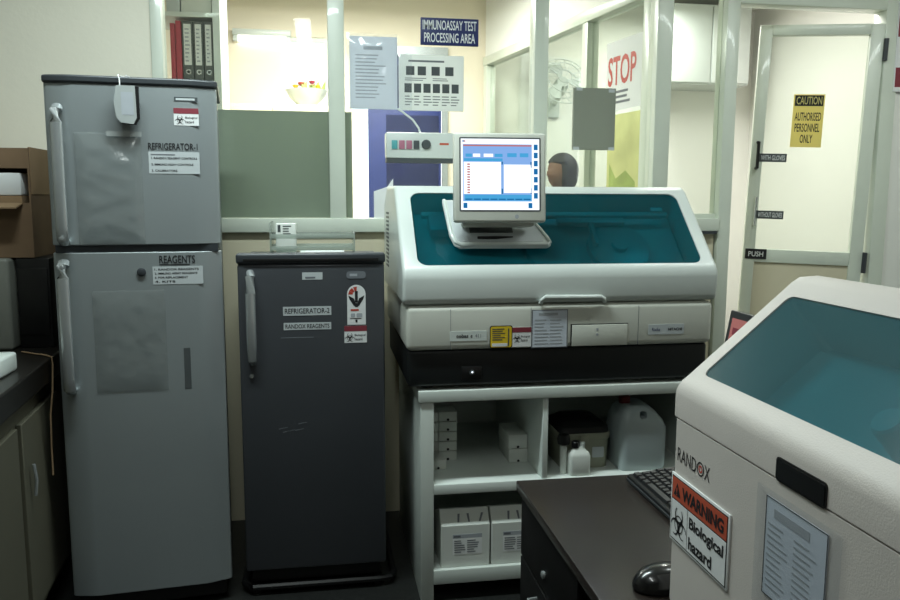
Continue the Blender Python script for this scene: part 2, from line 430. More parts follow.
t = thing('document_sleeve', 'printed sheet in a shiny plastic sleeve hung on the window beside the mullion', 'document', (.235, YW, 1.785))
b = B(); b.plate(.136, 1.80, .338, 2.10, YW+.018, .012); obj('sheet', b, 'thinblue', t, world=True)
b = B(); b.plate(.195, 2.045, .275, 2.06, YW+.0175, .0004); lines(b, .16, 1.84, .325, 2.03, 13, YW+.018, .35); obj('print', b, 'palefaint', t, world=True)
def crinkle(x0, z0, x1, z1, y, amp, nx=18, nz=26, seed=1, bulge=.004, t=.0012):
    """a thin, wavy plastic sheet with thickness"""
    rnd = random.Random(seed); waves = [(rnd.uniform(-60, 60), rnd.uniform(-60, 60), rnd.uniform(0, 6), rnd.uniform(.3, 1)) for _ in range(9)]
    b = B(); lay = []
    for k in (0, 1):
        g = []
        for i in range(nx+1):
            row = []
            for j in range(nz+1):
                u, v = i/nx, j/nz; x, z = x0+(x1-x0)*u, z0+(z1-z0)*v
                e = min(1, 6*min(u, 1-u, v, 1-v)+.08)
                d = sum(a*abs(math.sin(p*x+q*z+r)) for p, q, r, a in waves)/4*amp*e + bulge*e
                row.append(b.bm.verts.new((x, y-d-t*(1-k), z)))
            g.append(row)
        lay.append(g)
    f, k = lay
    for i in range(nx):
        for j in range(nz):
            b.bm.faces.new((f[i][j], f[i+1][j], f[i+1][j+1], f[i][j+1])); b.bm.faces.new((k[i][j], k[i][j+1], k[i+1][j+1], k[i+1][j]))
    for i in range(nx):
        b.bm.faces.new((f[i][0], k[i][0], k[i+1][0], f[i+1][0])); b.bm.faces.new((f[i+1][nz], k[i+1][nz], k[i][nz], f[i][nz]))
    for j in range(nz):
        b.bm.faces.new((f[0][j+1], k[0][j+1], k[0][j], f[0][j])); b.bm.faces.new((f[nx][j], k[nx][j], k[nx][j+1], f[nx][j+1]))
    return b
obj('sleeve', crinkle(.122, 1.785, .342, 2.112, YW+.016, .008, seed=4), 'sleeve', t, world=True)

t = thing('instruction_sheet', 'white instruction sheet with two rows of small photos hung on the window', 'poster', (.487, YW, 1.798))
obj('sheet', B().plate(.345, 1.798, .626, 2.03, YW+.012, .018), 'thinpaper', t, world=True)
for a in (.375, .425, .485, .545): obj('small_photo', B().plate(a, 1.945, a+.036, 1.982, YW+.0115, .0004), 'greybtn', t, world=True)
for k in range(6): a = .368+.041*k; obj('small_photo', B().plate(a, 1.872, a+.031, 1.91, YW+.0115, .0004), 'greybtn', t, world=True)
b = B(); b.plate(.385, 2.0, .54, 2.008, YW+.0115, .0003); lines(b, .37, 1.92, .61, 1.936, 2, YW+.012, .4, cols=2); lines(b, .37, 1.815, .61, 1.862, 4, YW+.012, .35, cols=6)
obj('print', b, 'faint', t, world=True)
obj('clear_sleeve', crinkle(.34, 1.79, .40, 2.035, YW+.0105, .006, 8, 20, 9), 'sleeve', t, world=True)

t = thing('grey_board', 'plain grey sheet taped to the window beside the seated monitor view', 'board', (1.22, YW, 1.639))
t['label'] = 'plain grey sheet taped on the window above the analyzer lid'
obj('sheet', B().plate(1.125, 1.64, 1.32, 1.912, YW+.012, .018), 'thingrey', t, world=True)
for (x, z) in ((1.15, 1.905), (1.30, 1.90), (1.14, 1.645), (1.305, 1.645)): obj('tape_piece', B().plate(x-.014, z-.006, x+.014, z+.008, YW+.0115, .0004), 'labelpaper', t, world=True)

# control box on the window behind the monitor
t = thing('control_box', 'white wall control box with coloured buttons and a knob beside the monitor', 'control box', (.43, YW, 1.59))
obj('housing', B().box(.282, YW-.06, 1.59, .578, YW+.012, 1.698, .006), 'white', t, world=True)
for k, mm in enumerate(('tealbtn', 'pinkbtn', 'pinkbtn', 'greybtn')):
    a = .305+k*.031; obj('button', B().box(a, YW-.066, 1.628, a+.024, YW-.06, 1.664, .001), mm, t, world=True, label='teal button' if k == 0 else 'dark grey button' if k == 3 else 'mauve button')
obj('knob', B().lathe([(.02, 0), (.02, -.008), (.015, -.014), (0, -.014)], (.452, YW-.06, 1.648), 20, 'y'), 'greybtn', t, world=True)
b = B(); lines(b, .51, 1.644, .565, 1.658, 1, YW-.06, .6); obj('print', b, 'brick', t, world=True)
b = B(); b.box(.284, YW-.055, 1.572, .576, YW+.012, 1.59); obj('shadow_strip', b, 'greybtn', t, world=True)  # dark block standing in for the shadow gap below the housing
cb = B(); cb.tube([(.335, YW-.01, 1.80), (.36, YW-.012, 1.785), (.40, YW-.015, 1.755), (.425, YW-.02, 1.72), (.432, YW-.025, 1.696)], .0045, 8)
obj('power_cord', cb, 'white', t, world=True)
# small white stand-up sheet on the sill
t = solo(rebase(obj('paper_sheet', B().prism([(.232, 1.336), (.315, 1.336), (.315, 1.505), (.29, 1.47), (.232, 1.45)], YW-.012, YW-.009, 'y'), 'paper')), 'white paper sheet leaning on the window sill left of the analyzer', 'paper')

# ---------------- things in the back room
su = thing('shelf_unit', 'white open shelf unit seen through the left window above the tall fridge', 'shelf unit', (-.62, 4.25, 0))
obj('side_panel', B().box(-.495, 4.08, 0, -.462, 4.42, 2.6), 'white', su, world=True)
obj('side_panel', B().box(-.98, 4.08, 0, -.95, 4.42, 2.6), 'white', su, world=True)
for z in (.05, .7, 1.33, 1.965, 2.285): obj('shelf', B().box(-.95, 4.09, z, -.495, 4.42, z+.022), 'white', su, world=True)
def binder(x0, x1, m, label, lab, z1=2.268):
    t = thing('lever_binder', label, 'binder', ((x0+x1)/2, 4.2, 1.987), group='binders on the shelf unit')
    obj('cover', B().box(x0+.001, 4.10, 1.987, x1-.001, 4.36, z1, .003), m, t, world=True)
    obj('paper_block', B().box(x0+.006, 4.13, 1.99, x1-.006, 4.363, z1-.006), 'paper', t, world=True)
    if lab:
        obj('spine_label', B().plate(x0+.009, 2.06, x1-.009, z1-.015, 4.099, .0006), 'paper', t, world=True)
        b = B(); lines(b, x0+.014, 2.07, x1-.014, z1-.03, 9, 4.099, .4); obj('print', b, 'palefaint', t, world=True)
        obj('finger_ring', B().lathe([(.012, 0), (.012, -.002), (.007, -.002), (.007, 0)], ((x0+x1)/2, 4.1, 2.028), 16, 'y'), 'chrome', t, world=True)
binder(-.699, -.675, 'redfile', 'thin red file, outermost of the two red ones on the shelf', False, 2.255)
binder(-.674, -.646, 'redfile', 'thin red file touching the dark grey binders', False)
binder(-.644, -.592, 'greyfile', 'dark grey binder with white spine label next to the red files', True)
binder(-.591, -.544, 'greyfile', 'dark grey binder with white spine label, middle of the three', True)
binder(-.543, -.498, 'greyfile', 'dark grey binder with white spine label against the shelf side panel', True)
t = thing('white_carton', 'wide white carton on the upper shelf above the binders', 'box', (-.57, 4.2, 2.307))
obj('body', B().box(-.642, 4.1, 2.307, -.50, 4.36, 2.43, .003), 'boxwhite', t, world=True); obj('lid', B().box(-.644, 4.098, 2.43, -.498, 4.362, 2.47, .003), 'paper', t, world=True)
t = thing('grey_carton', 'grey carton on the upper shelf beside the white carton', 'box', (-.68, 4.2, 2.307))
obj('body', B().box(-.71, 4.1, 2.307, -.648, 4.36, 2.42, .003), 'labelpaper', t, world=True); obj('lid', B().box(-.712, 4.098, 2.42, -.646, 4.362, 2.45, .003), 'greybtn', t, world=True)

cu = thing('tall_cupboard', 'tall pale cupboard against the far wall under the stand-in for a reflected window', 'cupboard', (-.35, 5.35, 0))
obj('carcass', B().box(-.62, 5.12, 0, .06, 5.58, 2.0, .004), 'dado', cu, world=True)
for a, c in ((-.612, -.285), (-.275, .052)):
    d = obj('door', B().box(a, 5.10, .08, c, 5.12, 1.985, .003), 'dado', cu, world=True)
    obj('door_handle', B().tube([(c-.03 if a < -.4 else a+.03, 5.085, .95), (c-.03 if a < -.4 else a+.03, 5.085, 1.1)], .007), 'chrome', d, world=True)
bw = thing('flower_bowl', 'pale bowl with flowers and leaves on top of the tall cupboard', 'bowl', (-.07, 5.3, 2.0))
obj('bowl', B().lathe([(.04, 2.0), (.05, 2.005), (.11, 2.06), (.135, 2.11), (.128, 2.11), (.1, 2.06), (.045, 2.02), (0, 2.02)], (-.07, 5.3, 0), 24), 'white', bw, world=True)
fb = B(); rr = random.Random(3)
for k in range(14):
    a = rr.uniform(0, 6.28); rad = rr.uniform(0, .09); p = Vector((-.07+rad*math.cos(a), 5.3+rad*math.sin(a), 2.06)); q = p+Vector((rr.uniform(-.05, .05), rr.uniform(-.04, .04), rr.uniform(.07, .12)))
    fb.tube([p, (p+q)/2+Vector((.008, 0, 0)), q], [.004, .016, .002], 5)
obj('leaves', fb, 'green', bw, world=True)
for k in range(6):
    a = k*1.05; p = (-.07+.07*math.cos(a), 5.3+.06*math.sin(a), 2.135+.01*(k % 3))
    obj('flower', B().lathe([(0, -.014), (.014, -.008), (.022, .006), (.012, .01), (0, .004)], p, 8), ('yellow', 'brick', 'redfile')[k % 3], bw, world=True)

# tube lamps
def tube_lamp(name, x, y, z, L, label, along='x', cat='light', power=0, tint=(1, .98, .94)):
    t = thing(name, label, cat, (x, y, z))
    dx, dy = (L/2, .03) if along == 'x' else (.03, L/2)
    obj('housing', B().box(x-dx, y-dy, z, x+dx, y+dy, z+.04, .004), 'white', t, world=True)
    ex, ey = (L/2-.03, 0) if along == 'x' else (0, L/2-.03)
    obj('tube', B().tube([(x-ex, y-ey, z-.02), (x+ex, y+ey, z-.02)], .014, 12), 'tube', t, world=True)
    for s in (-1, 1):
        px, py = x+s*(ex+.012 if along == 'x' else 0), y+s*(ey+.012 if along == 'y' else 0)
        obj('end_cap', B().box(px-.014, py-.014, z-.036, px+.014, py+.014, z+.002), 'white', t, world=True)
    if power:
        l = bpy.data.lights.new(name, 'AREA'); l.shape = 'RECTANGLE'; l.size, l.size_y = (L, .12) if along == 'x' else (.12, L); l.energy = power; l.color = tint
        o = bpy.data.objects.new(name+'_light', l); COL.objects.link(o); o.location = (x, y, z-.05)
    return t
tube_lamp('tube_light', -.36, 5.57, 2.49, .38, 'lit tube high on the far wall standing in for a reflected tube light', 'x')  # glowing tube stands in for a reflection in the front window glass
PW = dict(a=70, b=32, c=38, d=8, e=14)
tube_lamp('tube_light', .2, 4.6, 2.755, 1.2, 'lit ceiling tube light of the back room', 'x', power=PW['a'])
tube_lamp('tube_light', 2.2, 4.6, 2.755, 1.2, 'lit ceiling tube light of the room behind the glass door', 'y', power=PW['b'])
tube_lamp('tube_light', -.25, 2.2, 2.755, 1.2, 'lit ceiling tube light above the floor in front of the fridges', 'x', power=PW['c'], tint=(.85, 1, .99))
tube_lamp('tube_light', -.1, .35, 2.755, 1.2, 'added ceiling tube light above the walkway by the desk', 'y', power=PW['d'], tint=(.92, 1, .98))  # added out of view to light the grey analyzer and front room

tube_lamp('tube_light', 2.2, 2.3, 2.755, 1.2, 'added ceiling tube light in front of the glass door', 'x', power=PW['e'], tint=(.9, 1, .97))  # added out of view to brighten the door frames and dado
# wall fan
f = thing('wall_fan', 'white wall fan seen through the window above the person', 'fan', (1.66, YF, 2.1))
obj('bracket', B().box(1.63, YF-.03, 2.0, 1.71, YF, 2.16, .006).tube([(1.67, YF-.02, 2.1), (1.66, 5.42, 2.13)], .02), 'white', f, world=True)
FX = Matrix.Translation((1.65, 5.36, 2.19)) @ Matrix.Rotation(R(62), 4, 'X')
def fo(name, b, m, par=f): return obj(name, b, m, par, world=True, xf=FX)
fo('motor', B().lathe([(.0, .06), (.04, .055), (.05, .02), (.05, -.05), (.035, -.08), (0, -.085)], n=20), 'white')
for k in range(3):
    a0 = 2*math.pi*k/3; pts = []
    for (r, da) in ((.03, -.3), (.09, -.55), (.15, -.5), (.165, 0), (.15, .25), (.09, .2), (.03, .3)): pts.append((r*math.cos(a0+da), r*math.sin(a0+da)))
    fo('blade', B().prism(pts, .062, .066, 'z'), 'white')
cg = B()
for rr_, zz in ((.18, .06), (.12, .10), (.05, .11), (.12, .03)):
    cg.tube([(rr_*math.cos(a*math.pi/16), rr_*math.sin(a*math.pi/16), zz) for a in range(33)], .004, 6)
for k in range(18):
    a = 2*math.pi*k/18; c_, s_ = math.cos(a), math.sin(a)
    cg.tube([(.05*c_, .05*s_, .11), (.12*c_, .12*s_, .10), (.18*c_, .18*s_, .06), (.12*c_, .12*s_, .03), (.05*c_, .05*s_, .02)], .0022, 5)
fo('cage', cg, 'white')

# posters on the receding partition
def on_part(name, x0, z0, x1, z1, label, cat, backm):
    t = thing(name, label, cat, (0, 0, 0)); mw = XP @ Matrix.Translation(((x0+x1)/2, 0, z0)); t.location = mw.to_translation(); t.rotation_euler = mw.to_euler(); W[t.name] = mw
    w, h = x1-x0, z1-z0
    obj('sheet', B().plate(-w/2, 0, w/2, h, -.007, .002), backm, t); return t, w, h
t, w, h = on_part('stop_poster', 1.66, 1.86, 2.01, 2.20, 'white poster with red STOP lettering on the far partition glass', 'poster', 'paper')
obj('lettering', letter(B(), 'STOP', -w*.45, h*.36, w*.30, h*.78, -.007, .02), 'red', t)
b = B(); lines(b, -w*.35, h*.08, w*.4, h*.3, 3, -.007, .5); obj('print', b, 'faint', t)
t, w, h = on_part('garden_poster', 1.69, 1.36, 1.99, 1.84, 'yellow-green picture poster below the STOP poster', 'poster', 'lime')
b = B(); b.prism([(-w*.42, h*.04), (w*.40, h*.04), (w*.40, h*.30), (w*.1, h*.42), (-w*.2, h*.34), (-w*.42, h*.5)], -.0076, -.007, 'y')
obj('picture_lawn', b, 'green', t)

# white cabinet hung on the right far wall
t = thing('wall_cabinet', 'white cabinet hung high on the far wall, seen left of the glass door', 'cabinet', (2.65, YF, 2.215))
obj('body', B().box(2.40, 5.26, 2.215, 2.98, YF, 2.75, .004), 'white', t, world=True)
b = B()
for k in range(5): b.box(2.392, 5.33, 2.27+k*.09, 2.40, 5.5, 2.33+k*.09)
obj('side_vents', b, 'bluepaper', t, world=True)
for a, c in ((2.405, 2.685), (2.695, 2.975)): obj('door', B().box(a, 5.245, 2.225, c, 5.26, 2.74, .003), 'white', t, world=True)

# ---------------- person standing behind the partition
def skin_body(verts, edges, radii, name, m, parent, sub=2):
    me = bpy.data.meshes.new(name); me.from_pydata([Vector(v) for v in verts], edges, []); me.update()
    o = bpy.data.objects.new(name, me); COL.objects.link(o); o.parent = parent
    sk = o.modifiers.new('skin', 'SKIN'); sv = me.skin_vertices[0].data
    for i, r in enumerate(radii): sv[i].radius = r if isinstance(r, tuple) else (r, r)
    sv[0].use_root = True
    ss = o.modifiers.new('sub', 'SUBSURF'); ss.levels = ss.render_levels = sub
    bpy.context.view_layer.update(); apply_mods(o); o.data.materials.clear(); o.data.materials.append(M[m])
    return o
pr = thing('person', 'person with black hair standing behind the glass, only the head showing', 'person', (1.575, 5.02, 0), -68)
V = [(0, 0, .88), (0, 0, 1.05), (0, .01, 1.22), (0, .01, 1.36), (0, 0, 1.43), (0, -.015, 1.50),            # pelvis .. neck
     (.17, .01, 1.36), (.21, .02, 1.08), (.22, -.08, .86), (.22, -.13, .78), (-.17, .01, 1.36), (-.21, .02, 1.08), (-.22, -.08, .86), (-.22, -.13, .78),
     (.09, 0, .82), (.10, -.01, .46), (.10, .02, .09), (.11, -.12, .04), (-.09, 0, .82), (-.10, -.01, .46), (-.10, .02, .09), (-.11, -.12, .04)]
Ed = [(0, 1), (1, 2), (2, 3), (3, 4), (4, 5), (3, 6), (6, 7), (7, 8), (8, 9), (3, 10), (10, 11), (11, 12), (12, 13), (0, 14), (14, 15), (15, 16), (16, 17), (0, 18), (18, 19), (19, 20), (20, 21)]
Rd = [(.15, .11), (.125, .09), (.14, .10), (.12, .085), (.055, .055), (.05, .05), .055, .042, .03, .032, .055, .042, .03, .032, .085, .058, .04, .035, .085, .058, .04, .035]
body = skin_body(V, Ed, Rd, 'body', 'skin', pr)
# head appended to the body mesh
hb = bmesh.new(); hb.from_mesh(body.data)
r = bmesh.ops.create_uvsphere(hb, u_segments=24, v_segments=18, radius=1)
for v in r['verts']:
    x, y, z = v.co; jaw = 1-.28*max(0, -z)**1.5
    yy = y*.096
    if y < -.3 and z < .1: yy -= .012*max(0, -z)
    nose = .024*math.exp(-((x/.16)**2+((z+.12)/.22)**2)) if y < -.5 else 0
    eye = .009*(math.exp(-(((abs(x)-.36)/.16)**2+((z-.05)/.11)**2))) if y < -.4 else 0
    mouth = .004*math.exp(-((x/.3)**2+((z+.5)/.05)**2)) if y < -.3 else 0
    v.co = Vector((x*.073*jaw, yy-nose+eye+mouth-.02, 1.595+z*.112))
for s in (-1, 1):
    e = bmesh.ops.create_uvsphere(hb, u_segments=10, v_segments=8, radius=1)
    for v in e['verts']: v.co = Vector((s*.074+v.co.x*.009, -.01+v.co.y*.018, 1.59+v.co.z*.03))
hb.to_mesh(body.data); hb.free(); finish(body.data, 60)
hr = B(); rr_ = bmesh.ops.create_uvsphere(hr.bm, u_segments=28, v_segments=20, radius=1)
for v in rr_['verts']:
    x, y, z = v.co
    front = y < -.25 and z < .42
    k = .93 if front else 1.0
    v.co = Vector((x*.096*k, (y*.112*(.72 if front else 1))-.008, 1.605+z*.116-(.03 if z < -.2 and not front else 0)))
obj('hair', hr, 'hair', pr, label='short black hair')
tn = B(); ring = []
for z, rx_, ry_ in ((.72, .20, .15), (.95, .175, .13), (1.1, .16, .12), (1.3, .185, .128), (1.40, .15, .10), (1.46, .075, .07)):
    ring.append([(rx_*math.cos(2*math.pi*k/28), ry_*math.sin(2*math.pi*k/28), z) for k in range(28)])
tn.loft(ring)
for s in (-1, 1): tn.tube([(s*.13, .01, 1.37), (s*.185, .01, 1.33), (s*.215, .02, 1.1)], [.075, .07, .06], 14)
obj('tunic', tn, 'shirt', pr)
tr = B()
for s in (-1, 1): tr.tube([(s*.085, 0, .88), (s*.10, -.01, .46), (s*.10, .015, .06)], [.115, .085, .075], 16)
obj('trousers', tr, 'trousers', pr)
for s in (-1, 1): obj('shoe', B().box(s*.105-.045, -.17, 0, s*.105+.045, .07, .075, .03, 4), 'black', pr)
for s in (-1, 1):
    hd = B()
    for k in range(4):
        a = s*.22+(k-1.5)*.014*s; L = (.05, .06, .057, .045)[k]
        hd.tube([(a, -.14, .77), (a, -.16, .77-L*.6), (a-.0*s, -.15, .77-L*1.25)], [.009, .008, .006], 8)
    hd.tube([(s*.20, -.13, .79), (s*.18, -.16, .765), (s*.182, -.175, .74)], [.011, .009, .007], 8)
    obj('hand', hd, 'skin', pr)

# ================================================================== TALL SILVER FRIDGE
f1 = thing('double_door_refrigerator', 'tall silver two-door refrigerator with crinkled pouches taped on its doors', 'refrigerator', (-.843, 2.672, 0), 5.5)
FW = .519
obj('body', B().box(.006, .055, .06, FW-.006, .46, 1.775, .01), 'silver_side', f1)
prof = [(0, .052), (0, .026), (.01, .018), (.066, .003), (.085, 0), (FW-.085, 0), (FW-.066, .003), (FW-.01, .018), (FW, .026), (FW, .052)]
ud = obj('freezer_door', B().prism(prof, 1.267, 1.775, 'z'), 'silver', f1, bevel=.003)
ld = obj('main_door', B().prism(prof, .078, 1.243, 'z'), 'silver', f1, bevel=.003)
obj('door_gap_trim', B().box(.01, .012, 1.243, FW-.01, .08, 1.267), 'dark_trim', f1)
tp = [(p[0]-.004 if p[0] < .2 else p[0]+.004, p[1]-.006) for p in prof[:-1]]
tp = tp[:9]+[(FW+.003, .46), (-.004, .46)]
obj('top_cap', B().prism(tp, 1.775, 1.799, 'z'), 'dark_trim', f1, bevel=.006)
obj('kick_plate', B().box(.02, .03, .022, FW-.02, .09, .076), 'black', f1)
for x in (.04, FW-.04):
    for y in (.08, .41): obj('foot', B().lathe([(.018, 0), (.02, .01), (.012, .012), (.012, .065)], (x, y, 0), 14), 'black', f1)
def handle(par, x, z0, z1):
    sq = Matrix.Translation((x, 0, 0)) @ Matrix.Diagonal((1.45, .8, 1, 1)) @ Matrix.Translation((-x, 0, 0))
    h = obj('handle', B().tube([(x, .004, z0), (x, -.022, z0+.012), (x, -.034, z0+.05), (x, -.036, (z0+z1)/2), (x, -.034, z1-.05), (x, -.022, z1-.012), (x, .004, z1)], [.012, .013, .0125, .0125, .0125, .013, .012], 14), 'chrome', par, label='long silver bar handle', xf=sq)
    return h
handle(ud, .040, 1.276, 1.70); handle(ld, .034, .79, 1.214)
for par, x, z in ((ud, .040, 1.292), (ld, .034, 1.198)): obj('handle_screw', B().lathe([(.007, 0), (.007, -.006), (0, -.007)], (x, -.032, z), 12, 'y'), 'chrome', par)
obj('lock', B().lathe([(.014, 0), (.014, -.006), (.010, -.008), (0, -.008)], (.266, 0, 1.178), 20, 'y'), 'dark_trim', ld, label='round keyhole lock')
obj('pouch', crinkle(.085, 1.268, .283, 1.623, -.001, .010, 22, 34, 3), 'pouch', ud, label='empty crinkled clear plastic pouch')
b = B(); b.plate(.182, 1.612, .286, 1.628, -.0125, .0006); obj('pouch_tape', b, 'silver_card', ud)
obj('pouch', crinkle(.113, .782, .335, 1.118, -.001, .006, 22, 30, 8), 'pouch', ld, label='empty clear plastic pouch')
obj('tape_mark', B().plate(.387, .78, .408, .92, -.0008, .0008), 'silver_side', ld, label='strip of tape residue')
def plate_text(par, x0, z0, x1, z1, txts, back='labelpaper', ink='ink', y=0.0, name='label'):
    o = obj(name, B().plate(x0, z0, x1, z1, y-.001, .001), back, par) if back else None
    b = B()
    for (s, a, c, e, g) in txts:
        if s is None: lines(b, a, c, e, g, 1, y-.001, .8)
        else: letter(b, s, a, c, e, g, y-.001)
    obj('lettering', b, ink, par)
    return o
plate_text(ud, .388, 1.728, .460, 1.742, [(None, .393, 1.731, .455, 1.739)], 'greybtn', 'labelpaper', name='badge')
def bio_small(par, x0, z0, x1, z1, y=0.0):
    w, h = x1-x0, z1-z0
    o = obj('biohazard_sticker', B().plate(x0, z0, x1, z1, y-.001, .001), 'paper', par, label='small white biohazard sticker with red band')
    obj('red_band', B().plate(x0, z0+h*.68, x1, z1, y-.0014, .0004), 'maroon', par)
    b = B(); biohazard(b, x0+w*.24, z0+h*.30, h*.30, y-.001); letter(b, 'Biological', x0+w*.46, z0+h*.36, x0+w*.94, z0+h*.52, y-.001); letter(b, 'hazard', x0+w*.46, z0+h*.14, x0+w*.80, z0+h*.29, y-.001)
    obj('hazard_print', b, 'ink', par)
bio_small(ud, .385, 1.652, .462, 1.707)
plate_text(ud, .300, 1.570, .458, 1.597, [('REFRIGERATOR-1', .303, 1.573, .455, 1.595)], None)
plate_text(ud, .303, 1.497, .460, 1.567, [(None, .31, 1.556, .43, 1.560)], 'labelpaper', 'faint')
b = B()
for k, s in enumerate(('1. RANDOX REAGENT CONTROLS', '2. IMMUNO ASSAY CONTROLS', '3. CALIBRATORS')):
    letter(b, s, .311, 1.543-k*.02, (.452, .44, .39)[k], 1.550-k*.02, -.001, .02)
obj('list_print', b, 'ink', ud)
plate_text(ld, .322, 1.196, .435, 1.233, [('REAGENTS', .322, 1.205, .434, 1.231), (None, .322, 1.199, .434, 1.203)], None)
plate_text(ld, .300, 1.136, .458, 1.195, [], 'labelpaper', 'ink')
b = B()
for k, s in enumerate(('1. RANDOX REAGENTS', '2. IMMUNO ASSAY REAGENTS', '3. FOR REPLACEMENT', '4. KITS')):
    letter(b, s, .306, 1.182-k*.0135, (.445, .44, .41, .37)[k], 1.189-k*.0135, -.001, .02)
obj('list_print', b, 'ink', ld)
# card hanging on a string from the fridge top
t = thing('hanging_card', 'white card with a dark cast-shadow copy behind it, hung on a string over the freezer door', 'card', (-.592, 2.692, 1.647), 5.5)
XH = Matrix.Translation((-.592, 2.685, 1.647)) @ Matrix.Rotation(R(-4), 4, 'Y')
obj('card_shadow', B().prism([(-.03, .02), (-.018, .004), (.022, 0), (.034, .02), (.034, .118), (-.028, .118), (-.036, .07)], -.034, -.02, 'y'), 'black', t)  # black offset copy of the card, modelling its cast shadow
obj('card', B().prism([(-.034, .022), (-.021, .006), (.016, .002), (.026, .022), (.024, .12), (-.031, .12), (-.04, .07)], -.0375, -.0345, 'y'), 'silver_card', t)
b = B(); b.plate(-.018, .03, .018, .10, -.038, .0004); obj('printed_panel', b, 'palefaint', t)
obj('string', B().tube([(-.02, -.034, .118), (-.022, -.026, .14), (-.026, -.018, .153), (-.028, .0, .1565), (-.026, .03, .1565), (-.012, .05, .1565), (.0, .04, .1575), (-.008, .01, .1565)], .0018, 6), 'paper', t)

# ================================================================== DARK FRIDGE
f2 = thing('single_door_refrigerator', 'shorter dark grey single-door refrigerator between silver fridge and analyzer', 'refrigerator', (-.279, 2.737, 0), 0)
GW = .498
obj('body', B().box(.004, .052, .10, GW-.004, .54, 1.20, .008), 'graphite', f2)
gd = obj('door', B().box(0, 0, .100, GW, .05, 1.196, .008, 3), 'graphite', f2)
obj('top_cap', B().box(-.004, -.006, 1.197, GW+.004, .045, 1.234, .010, 4).box(-.002, .04, 1.18, GW+.002, .55, 1.204, .008, 3), 'dark_trim', f2)
obj('top_ridge', B().box(.02, -.0085, 1.204, GW-.02, -.004, 1.216, .002), 'black', f2)
obj('plinth', B().box(.02, .03, .045, GW-.02, .5, .10, .004), 'black', f2)
sf = B(); sf.tube([(.02, .02, .03), (.47, .02, .03), (.515, .03, .03), (.53, .06, .03), (.53, .5, .03), (0, .5, .03), (-.012, .06, .03), (.02, .02, .03)], .013, 8)
stn = obj('stand', sf, 'black', f2)
for x in (0.03, GW-.03):
    for y in (.05, .47): obj('stand_leg', B().lathe([(.022, 0), (.022, .02), (.016, .03), (.016, .046)], (x, y, 0), 12), 'black', stn)
hp = [(.032, 1.165), (.062, 1.165), (.066, .865), (.030, .865)]
obj('handle', B().tube([(.043, .004, 1.168), (.043, -.014, 1.155), (.043, -.022, 1.10), (.043, -.025, 1.01), (.043, -.022, .93), (.043, -.014, .870), (.043, .004, .858)], [.014, .016, .017, .017, .017, .016, .014], 14), 'chrome', gd, label='bowed silver handle')
obj('lock', B().lathe([(.007, 0), (.007, -.006), (0, -.007)], (.038, 0, .81), 14, 'y'), 'chrome', gd)
plate_text(gd, .216, 1.142, .285, 1.167, [(None, .226, 1.146, .276, 1.153)], 'labelpaper', 'faint', name='badge')
obj('capacity_badge', B().plate(.367, 1.144, .433, 1.169, -.0015, .0015, .010), 'faint', gd)
obj('capacity_lettering', lines(B(), .378, 1.151, .42, 1.162, 1, -.0015, .8), 'palefaint', gd)
# star rating label
pts = [(.368, .982), (.432, .982)]+[(.400+.032*math.cos(R(a)), 1.090+.032*math.sin(R(a))) for a in range(0, 181, 15)]
sl = obj('energy_label', B().prism(pts, -.001, 0, 'y'), 'paper', gd, label='tall arched energy rating label')
b = B()
for a0 in (100, 135, 165): 
    b.prism([(.400+r*math.cos(R(a)), 1.088+r*math.sin(R(a))) for r, a in ((.013, a0-14), (.028, a0-14), (.028, a0+14), (.013, a0+14))], -.0016, -.001, 'y')
obj('red_segments', b, 'red', sl)
b = B(); b.prism([(.372, 1.085), (.392, 1.074), (.397, 1.058), (.404, 1.058), (.409, 1.074), (.428, 1.085), (.424, 1.072), (.410, 1.050), (.403, 1.044), (.397, 1.044), (.390, 1.050), (.376, 1.072)], -.0016, -.001, 'y')
b.plate(.395, 1.06, .405, 1.10, -.0016, .0006)
b.plate(.396, .99, .403, 1.0, -.0016, .0006); lines(b, .378, 1.0, .424, 1.008, 1, -.001, .3)
obj('eagle_mark', b, 'ink', sl)
b = B(); lines(b, .380, 1.03, .424, 1.038, 1, -.001, .8); obj('red_lettering', b, 'red', sl)
b = B(); b.plate(.380, 1.008, .395, 1.022, -.0015, .0004, .003); b.plate(.400, 1.008, .42, 1.022, -.0015, .0004, .003); obj('green_mark', b, 'palefaint', sl)
bio_small(gd, .357, .918, .435, .978)
plate_text(gd, .149, 1.018, .313, 1.049, [('REFRIGERATOR-2', .155, 1.025, .307, 1.043)])
plate_text(gd, .150, .968, .312, .993, [('RANDOX REAGENTS', .156, .973, .306, .988)])
obj('tape_residue', lines(B(), .14, .938, .335, .944, 1, 0, .5), 'faint', gd)
b = B(); rr = random.Random(4)
for k in range(5): x = rr.uniform(.12, .2); z = .62+rr.uniform(-.02, .02); b.prism([(x, z), (x+.03, z+.006), (x+.03, z+.008), (x, z+.003)], -.0005, -.0002, 'y')
obj('scuff_marks', b, 'faint', gd)

